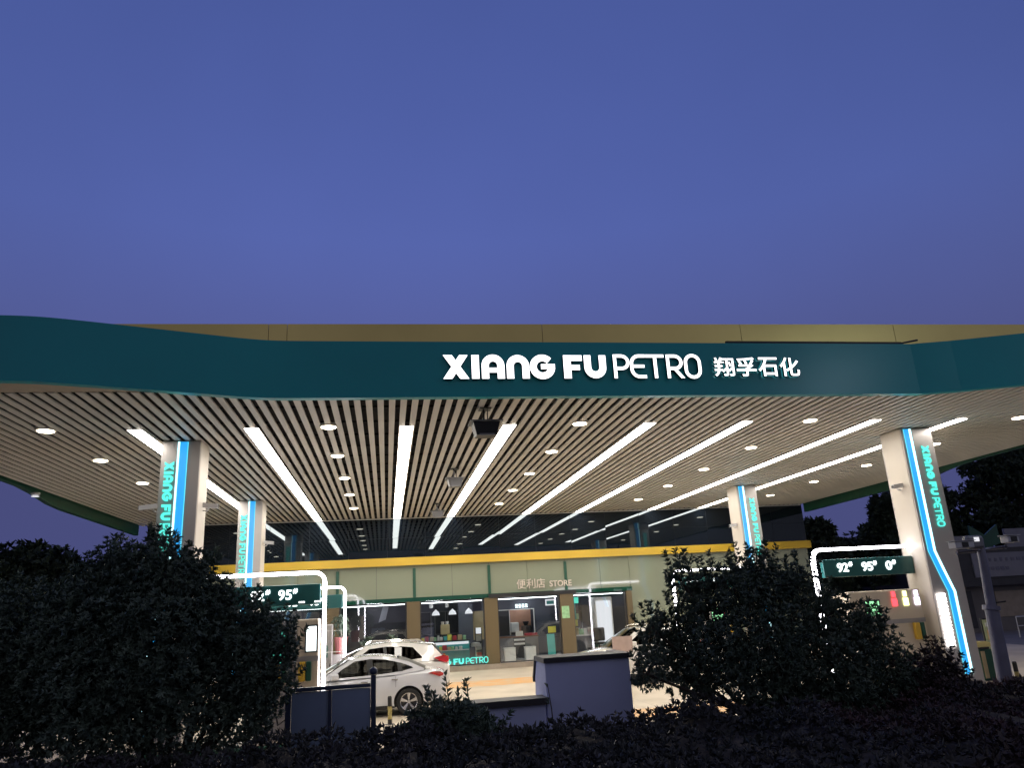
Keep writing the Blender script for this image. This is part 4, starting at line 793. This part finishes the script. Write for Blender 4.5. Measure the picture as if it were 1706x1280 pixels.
MB().tube([(8.49, 10, .75), (8.55, 10, 2.15)], [.105, .09], 14).build('lower_shaft', 'pole', po, smooth=True); MB().tube([(8.55, 10, 2.155), (8.60, 10, 3.12)], [.065, .055], 12).build('upper_shaft', 'pole', po, smooth=True); MB().tube([(8.54, 10, 2.11), (8.55, 10, 2.17)], .115, 14).build('collar', 'pole', po)
MB().tube([(8.17, 9.98, 2.93), (9.02, 9.98, 2.985)], .022, 8).build('cross_arm', 'pole', po); MB().tube([(8.56, 10.0, 2.2), (8.72, 9.9, 2.22)], .012, 6).build('hook', 'black', po)
def polecam(x, z, lab, ln):
    r = thing('pole_camera', lab, 'camera', (x, 9.9, z), 'cameras on the grey pole')
    MB().rbox(x-ln/2, x+ln/2, 9.78, 9.94, z-.05, z+.05, .015).build('housing', 'camwhite', r); MB().box(x-ln/2-.02, x+ln/2+.02, 9.76, 9.95, z+.052, z+.06).build('sun_shield', 'camwhite', r); MB().tube([(x, 9.93, z-.04), (x, 9.97, z-.13)], .015, 6).build('bracket', 'pole', r); MB().box(x-.05, x+.05, 9.772, 9.779, z-.035, z+.035).build('lens', 'black', r)
polecam(8.17, 3.03, 'longer camera at the left end of the pole cross arm', .3); polecam(8.98, 3.08, 'shorter camera at the right end of the pole cross arm', .18)
lb = thing('flash_lamp', 'rounded grey flash lamp box between the two pole cameras', 'lamp', (8.4, 9.9, 3.0)); MB().rbox(8.27, 8.55, 9.84, 9.96, 2.965, 3.16, .04).build('housing', 'grey', lb); MB().box(8.38, 8.46, 9.832, 9.839, 3.07, 3.13).build('lens', 'lampshade', lb)

# ================================================================== beyond the forecourt
sh = thing('roadside_shed', 'long dim roadside shed with grey banner and leaf shaped sign, right of the station', 'shed', (36, 38, 0))
MB().box(29.0, 46, 37, 43, -.05, 2.3).build('wall', 'shed', sh); MB().box(28.6, 46.4, 36.4, 43.4, 2.303, 2.6).build('awning', 'dgrey', sh); MB().box(29.5, 46, 36.8, 43, 2.603, 4.25).build('upper_wall', 'dgrey', sh)
MB().box(30.9, 45, 36.72, 36.795, 2.75, 4.0).build('banner', 'banner', sh)
b = MB()
for k in range(14): b.box(31.2+k*.34, 31.2+k*.34+rnd.uniform(.1, .26), 36.70, 36.718, 3.55, 3.72)
for k in range(5): b.box(31.6+k*.3, 31.8+k*.3, 36.70, 36.718, 3.1, 3.26)
b.build('banner_lettering', 'pole', sh)
for s in (-1, 1): MB().prism([(32.1, 4.26), (32.1+s*.9, 4.5), (32.1+s*.86, 5.5), (32.1+s*.45, 5.25), (32.1, 4.95)], lambda u, v, t: (u+s*.004, 36.85+t+.01*s, v), 0, .1).build('leaf_sign', 'greenpaint', sh)
MB().box(33.4, 42, 36.9, 37.05, 4.253, 5.25).build('roof_panel', 'banner', sh); MB().box(30.0, 31.1, 36.9, 37.05, 4.253, 4.95).build('roof_panel', 'banner', sh)
MB().box(29.6, 30.6, 36.96, 36.995, .2, 2.1).build('door', 'dgrey', sh); MB().box(32, 36, 36.96, 36.995, .7, 2.0).build('shutter', 'plinth', sh)
sl_ = thing('street_lamp', 'tall street lamp on the near roadside whose light glints on the teal fascia', 'street lamp', (20.4, -0.6, -.05))
MB().tube([(20.4, -.6, -.05), (20.4, -.6, 10.4), (20.1, -.5, 10.75), (18.35, -.12, 10.76)], [.11, .07, .06, .045], 10).build('pole', 'pole', sl_, smooth=True)
hd = Vector((-.55, .75, -.36)).normalized(); sx = Vector((.8, .6, 0)).normalized(); sy = hd.cross(sx); c0 = Vector((18.2, 0, 10.6))
for nm, m, e, d0, d1 in (('head', 'pole', .34, -.12, -.004), ('lens', 'streetlens', .28, 0, .01)):
    MB().add([tuple(c0+sx*e*a+sy*e*.7*b_+hd*d) for d in (d0, d1) for b_ in (-1, 1) for a in (-1, 1)], [(0, 2, 3, 1), (4, 5, 7, 6), (0, 1, 5, 4), (2, 6, 7, 3), (0, 4, 6, 2), (1, 3, 7, 5)]).build(nm, m, sl_)
rl = thing('barrier_rail', 'pale low metal barrier rail on the road at the right edge', 'barrier', (29.2, 32, 0)); b = MB(); b.tube([(28.5, 32, 0), (28.5, 32, .9), (31.5, 32, .9), (31.5, 32, 0)], .03, 6); b.tube([(28.5, 32, .5), (31.5, 32, .5)], .02, 6)
for x in (29, 29.5, 30, 30.5, 31): b.tube([(x, 32, .5), (x, 32, .9)], .015, 5)
b.build('rail', 'camwhite', rl)
#SECTION4
# ================================================================== vegetation
def bush(name, lab, cat, lobes, Y, base, leafm, dens, ln, wd, group=None, inner=0.5, trunk=True, seed=1, nl=9, shell=(0.80, 1.04), shoots=1.0):
    """lobes: (x, y, z, radius) of the leafy lumps; leaf whorls sit on their skins, twigs run from the stems to them"""
    g = np.random.default_rng(seed); r = thing(name, lab, cat, base, group); P = []; D = []
    for x, y, z, R in lobes:
        m = int(dens*R*R*(1+inner)); q = g.normal(size=(m, 3)); q /= np.linalg.norm(q, axis=1, keepdims=True)
        wob = 1+0.10*np.sin(q[:, :1]*5+x*3)+0.10*np.sin(q[:, 2:]*7+q[:, 1:2]*4+y)
        rad = np.where(g.uniform(size=(m, 1)) < inner/(1+inner), g.uniform(0.3, 0.85, (m, 1)), g.uniform(*shell, (m, 1)))*R*wob
        P.append(np.array([x, y, z])+q*rad*np.array([1, 1, .95])); D.append(q+np.array([0, 0, 0.55])+g.normal(size=(m, 3))*.25)
    for x, y, z, R in lobes:                                 # upright shoots that break the outline
        for _ in range(int((9+R*10)*shoots)):
            q = g.normal(size=3); q[2] = abs(q[2])*1.2+.1; q /= np.linalg.norm(q); c = np.array([x, y, z])+q*R*.95; dd = q*.7+np.array([0, 0, .8])+g.normal(size=3)*.15; dd /= np.linalg.norm(dd)
            for t in (.03, .08, .13, .17): P.append((c+dd*t)[None]); D.append(dd[None])
    P = np.concatenate(P); D = np.concatenate(D); k = P[:, 2] > base[2]+0.15; P, D = P[k], D[k]
    V, F = rosettes(P, D, nl, ln, wd, g, (.3, 1.1)); mesh_np('foliage', V, F, leafm, r)
    b = MB(); bx, by, bz = base
    for i, (x, y, z, R) in enumerate(lobes):
        s = (bx+g.uniform(-.15, .15), by+g.uniform(-.1, .1), bz); mid = (bx+(x-bx)*.45+g.uniform(-.1, .1), by+(y-by)*.45, bz+(z-bz)*.55)
        b.tube([s, mid, (x, y, z), (x+g.uniform(-.1, .1), y, z+R*.7)], [.035, .025, .014, .006], 6)
        for _ in range(5):
            q = g.normal(size=3); q /= np.linalg.norm(q); b.tube([(x, y, z), (x+q[0]*R*.5, y+q[1]*R*.5, z+abs(q[2])*R*.4), (x+q[0]*R*.9, y+q[1]*R*.9, z+q[2]*R*.9)], [.012, .008, .004], 5)
    b.build('stems' if not trunk else 'trunk', 'bark', r)
    return r
LB = [(-2.67, 9.05, 3.08, 0.36), (-2.17, 8.72, 2.98, 0.34), (-2.07, 9.14, 2.64, 0.42), (-1.75, 9.05, 2.44, 0.39), (-1.51, 9.04, 2.11, 0.39), (-1.33, 8.96, 1.8, 0.31), (-2.47, 8.86, 2.42, 0.73), (-3.09, 9.2, 2.79, 0.41), (-3.21, 8.94, 2.55, 0.46), (-3.29, 8.91, 2.23, 0.5), (-2.96, 9.2, 3.04, 0.31), (-2.19, 9.12, 1.85, 0.68), (-2.82, 8.81, 1.91, 0.61), (-1.56, 9.11, 1.56, 0.37), (-1.13, 8.85, 2.19, 0.18), (-1.34, 9.33, 2.34, 0.22)]
LS = [(-3.83, 9.36, 2.36, 0.58), (-4.21, 9.12, 2.51, 0.58), (-3.72, 9.43, 1.74, 0.48), (-4.18, 9.36, 1.9, 0.53), (-3.33, 9.35, 1.66, 0.48), (-3.95, 9.3, 1.62, 0.41), (-2.74, 9.22, 1.55, 0.36)]
RB = [(4.54, 9.05, 2.78, 0.27), (4.49, 9.19, 2.51, 0.34), (3.98, 8.81, 2.56, 0.31), (3.71, 9.01, 2.48, 0.31), (3.63, 9.35, 2.13, 0.33), (3.3, 9.36, 1.83, 0.29), (2.89, 8.66, 1.7, 0.17), (4.66, 8.74, 2.46, 0.39), (4.14, 8.6, 2.01, 0.62), (5.28, 8.95, 2.15, 0.4), (4.83, 8.58, 2.58, 0.22), (5.71, 8.96, 2.02, 0.32), (5.88, 9.13, 1.69, 0.48), (5.06, 8.8, 1.65, 0.62), (3.94, 9.16, 1.73, 0.46), (6.1, 9.08, 1.36, 0.37), (4.35, 8.57, 1.58, 0.49), (3.57, 9.05, 1.53, 0.27), (5.24, 8.78, 1.24, 0.46), (4.78, 8.92, 1.2, 0.35), (3.43, 8.81, 2.76, 0.14), (3.16, 9.17, 2.16, 0.14)]
MBU = [(0.59, 8.81, 1.28, 0.31), (0.82, 8.71, 1.28, 0.28), (0.36, 8.81, 1.25, 0.26), (1.02, 8.75, 1.19, 0.23)]
RR = [(6.79, 9.17, 1.34, 0.36), (6.33, 9.01, 1.21, 0.35), (7.13, 9.22, 1.1, 0.27), (6.76, 9.17, 1.03, 0.38)]
bush('large_bush', 'largest dark evergreen bush filling the left, in front of the left column', 'bush', LB, 9, (-2.3, 9.1, .75), 'leaf', 2000, .068, .023, seed=3, inner=.9)
bush('side_bush', 'low dark bush at the left edge beside the largest bush', 'bush', LS, 9.3, (-4.9, 9.4, .75), 'leaf', 1500, .068, .023, seed=5, inner=.8)
bush('airy_bush', 'large open evergreen bush right of the tall blue wall with light showing through', 'bush', RB, 9, (4.6, 9.0, .75), 'leaf2', 1500, .068, .022, seed=4, inner=.75, shoots=.7)
bush('small_bush', 'small rounded bush between the slate fence and the low blue wall', 'bush', MBU, 8.6, (.6, 8.7, .75), 'leaf', 1800, .07, .024, seed=6, inner=1.0, shoots=0.25)
bush('red_bush', 'reddish bush in front of the near right column', 'bush', RR, 9.2, (7.1, 9.2, .75), 'redleaf', 1900, .07, .025, seed=8, inner=1.0)
def hedge(name, lab, x0, x1, y0, y1, zt, leafm, n, seed):
    g = np.random.default_rng(seed); r = thing(name, lab, 'hedge', ((x0+x1)/2, (y0+y1)/2, .75))
    b = MB(); nx = int((x1-x0)/.25)
    hz = lambda x, y: zt-.12+.07*math.sin(x*1.7+y)+.06*math.sin(x*4.3-y*3)+.045*math.sin(x*8+y*5)
    for j, y in enumerate((y0+.1, y0+.15, (y0*2+y1)/3, (y0+2*y1)/3, y1-.15, y1-.1)):
        for i in range(nx+1): x = x0+(x1-x0)*i/nx; b.v.append((x, y, .75 if j in (0, 5) else hz(x, y)-.05))
    b.f = [(j*(nx+1)+i, j*(nx+1)+i+1, (j+1)*(nx+1)+i+1, (j+1)*(nx+1)+i) for j in range(5) for i in range(nx)]; b.build('twig_mass', 'bark', r)
    x = g.uniform(x0, x1, n); y = g.uniform(y0, y1, n); z = np.array([hz(a, c) for a, c in zip(x, y)])+g.uniform(-.06, .06, n)+np.where(g.uniform(size=n) < .04, g.uniform(0, .05, n), 0)
    D = np.stack([g.normal(size=n)*.45, g.normal(size=n)*.45-.15, np.ones(n)], 1); V1, F1 = rosettes(np.stack([x, y, z], 1), D, 7, .07, .026, g, (.3, 1.1))
    m = n//4; x = g.uniform(x0, x1, m); z = g.uniform(.8, zt-.1, m); y = np.where(g.uniform(size=m) < .5, y0+g.uniform(0, .12, m), y1-g.uniform(0, .12, m))
    D = np.stack([g.normal(size=m)*.4, np.where(y < (y0+y1)/2, -1., 1.), np.full(m, .6)], 1); V2, F2 = rosettes(np.stack([x, y, z], 1), D, 7, .085, .032, g)
    mesh_np('foliage', np.concatenate([V1, V2]), np.concatenate([F1, F2+len(V1)]), leafm, r)
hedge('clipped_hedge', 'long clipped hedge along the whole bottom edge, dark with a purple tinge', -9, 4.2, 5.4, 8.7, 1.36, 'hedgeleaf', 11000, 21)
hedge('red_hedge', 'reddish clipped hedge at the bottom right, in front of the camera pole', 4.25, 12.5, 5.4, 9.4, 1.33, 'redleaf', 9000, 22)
shoot_labels = ['lone thin shoot rising in front of the tall blue wall', 'tallest leafy shoot of the small bush, beside the red tail lamp', 'right hand leafy shoot on top of the small bush', 'short middle shoot on top of the small bush', 'left hand short shoot on top of the small bush']
for i, (x, zt) in enumerate([(1.752, 1.675), (0.627, 1.871), (0.848, 1.796), (0.753, 1.692), (0.493, 1.685)]):
    r = thing('leafy_shoot', shoot_labels[i], 'shoot', (x, 8.75, 1.0), 'upright leafy shoots')
    MB().tube([(x+.05, 8.75, 1.0), (x+.03, 8.75, 1.0+(zt-1)*.6), (x, 8.75, zt)], [.009, .006, .003], 5).build('stem', 'bark', r)
    k = 3 if i == 0 else 9; t = np.linspace(.45, 1, k)[:, None]; V, F = rosettes(np.array([[x+.04, 8.75, 1.0]])+t*np.array([[-.04, 0, zt-1.05]]), np.tile([[0, 0, 1.]], (k, 1)), 2 if i == 0 else 5, .085, .03, rng, (.3, .9)); mesh_np('leaves', V, F, 'leaf', r)
def tree(x, y, h, R, lab, seed, conic=0.0):
    g = np.random.default_rng(seed); r = thing('far_tree', lab, 'tree', (x, y, -.05), 'dark trees beyond the station')
    b = MB(); b.tube([(x, y, -.05), (x+g.uniform(-.2, .2), y, h*.35), (x+g.uniform(-.4, .4), y, h*.75), (x, y, h*.95)], [.28, .2, .1, .03], 8); P = []; D = []
    for i in range(34):
        t = g.uniform(.22, 1)**.85; rr = R*(1-conic*t)*(1-.35*max(0, t-.75)/.25); a = g.uniform(0, 2*PI); q = g.uniform(.25, 1)
        c = np.array([x+math.cos(a)*rr*q, y+math.sin(a)*rr*q, h*t*.93]); s = R*g.uniform(.22, .42)*(1-.4*conic*t)
        b.tube([(x, y, max(.5, c[2]-rr*.6)), tuple((c+np.array([x, y, c[2]]))/2), tuple(c)], [.07, .05, .02], 5)
        m = 75; v = g.normal(size=(m, 3)); v /= np.linalg.norm(v, axis=1, keepdims=True); P.append(c+v*s*g.uniform(.35, 1.1, (m, 1))); D.append(v+[0, 0, .4])
    b.build('trunk', 'bark', r); V, F = rosettes(np.concatenate(P), np.concatenate(D), 5, .38, .2, g, (.2, 1.4)); mesh_np('crown', V, F, 'treeleaf', r)
for i, a in enumerate([(24.9, 41, 6.5, 1.15, 'small round tree left of the taller pointed tree, between the right columns', 0), (30.2, 42, 8.3, 1.75, 'pointed dark tree seen between the two right columns', .5), (27.4, 47, 5.6, 1.7, 'low tree filling the gap beside the pointed tree', .1),
                       (36.2, 45, 9.0, 2.1, 'dark tree just right of the near right column', .3), (40.0, 44, 11.4, 3.1, 'tallest dark tree at the right edge above the shed', .15), (44, 45, 12.4, 3.4, 'broad dark tree at the far right beyond the shed', .1), (34.6, 52, 6.6, 2.6, 'background tree behind the gap right of the pointed tree', .2),
                       (23.4, 48, 5.2, 1.6, 'lowest dark tree just right of the store corner', .1), (31.4, 48, 5.9, 1.9, 'low dark tree behind the pointed tree, next to the near right column', .1),
                       (-15.2, 40, 6.3, 2.4, 'dark far tree just left of the largest bush', .2), (-18.3, 40, 6.9, 2.3, 'dark pointed far tree at the left edge', .35), (-21.5, 41, 6.7, 2.4, 'far tree at the extreme left edge behind the side bush', .2), (-12.4, 42, 6.0, 2.3, 'low far tree behind the top of the largest bush', .2)]):
    tree(*a[:5], 40+i, a[5])
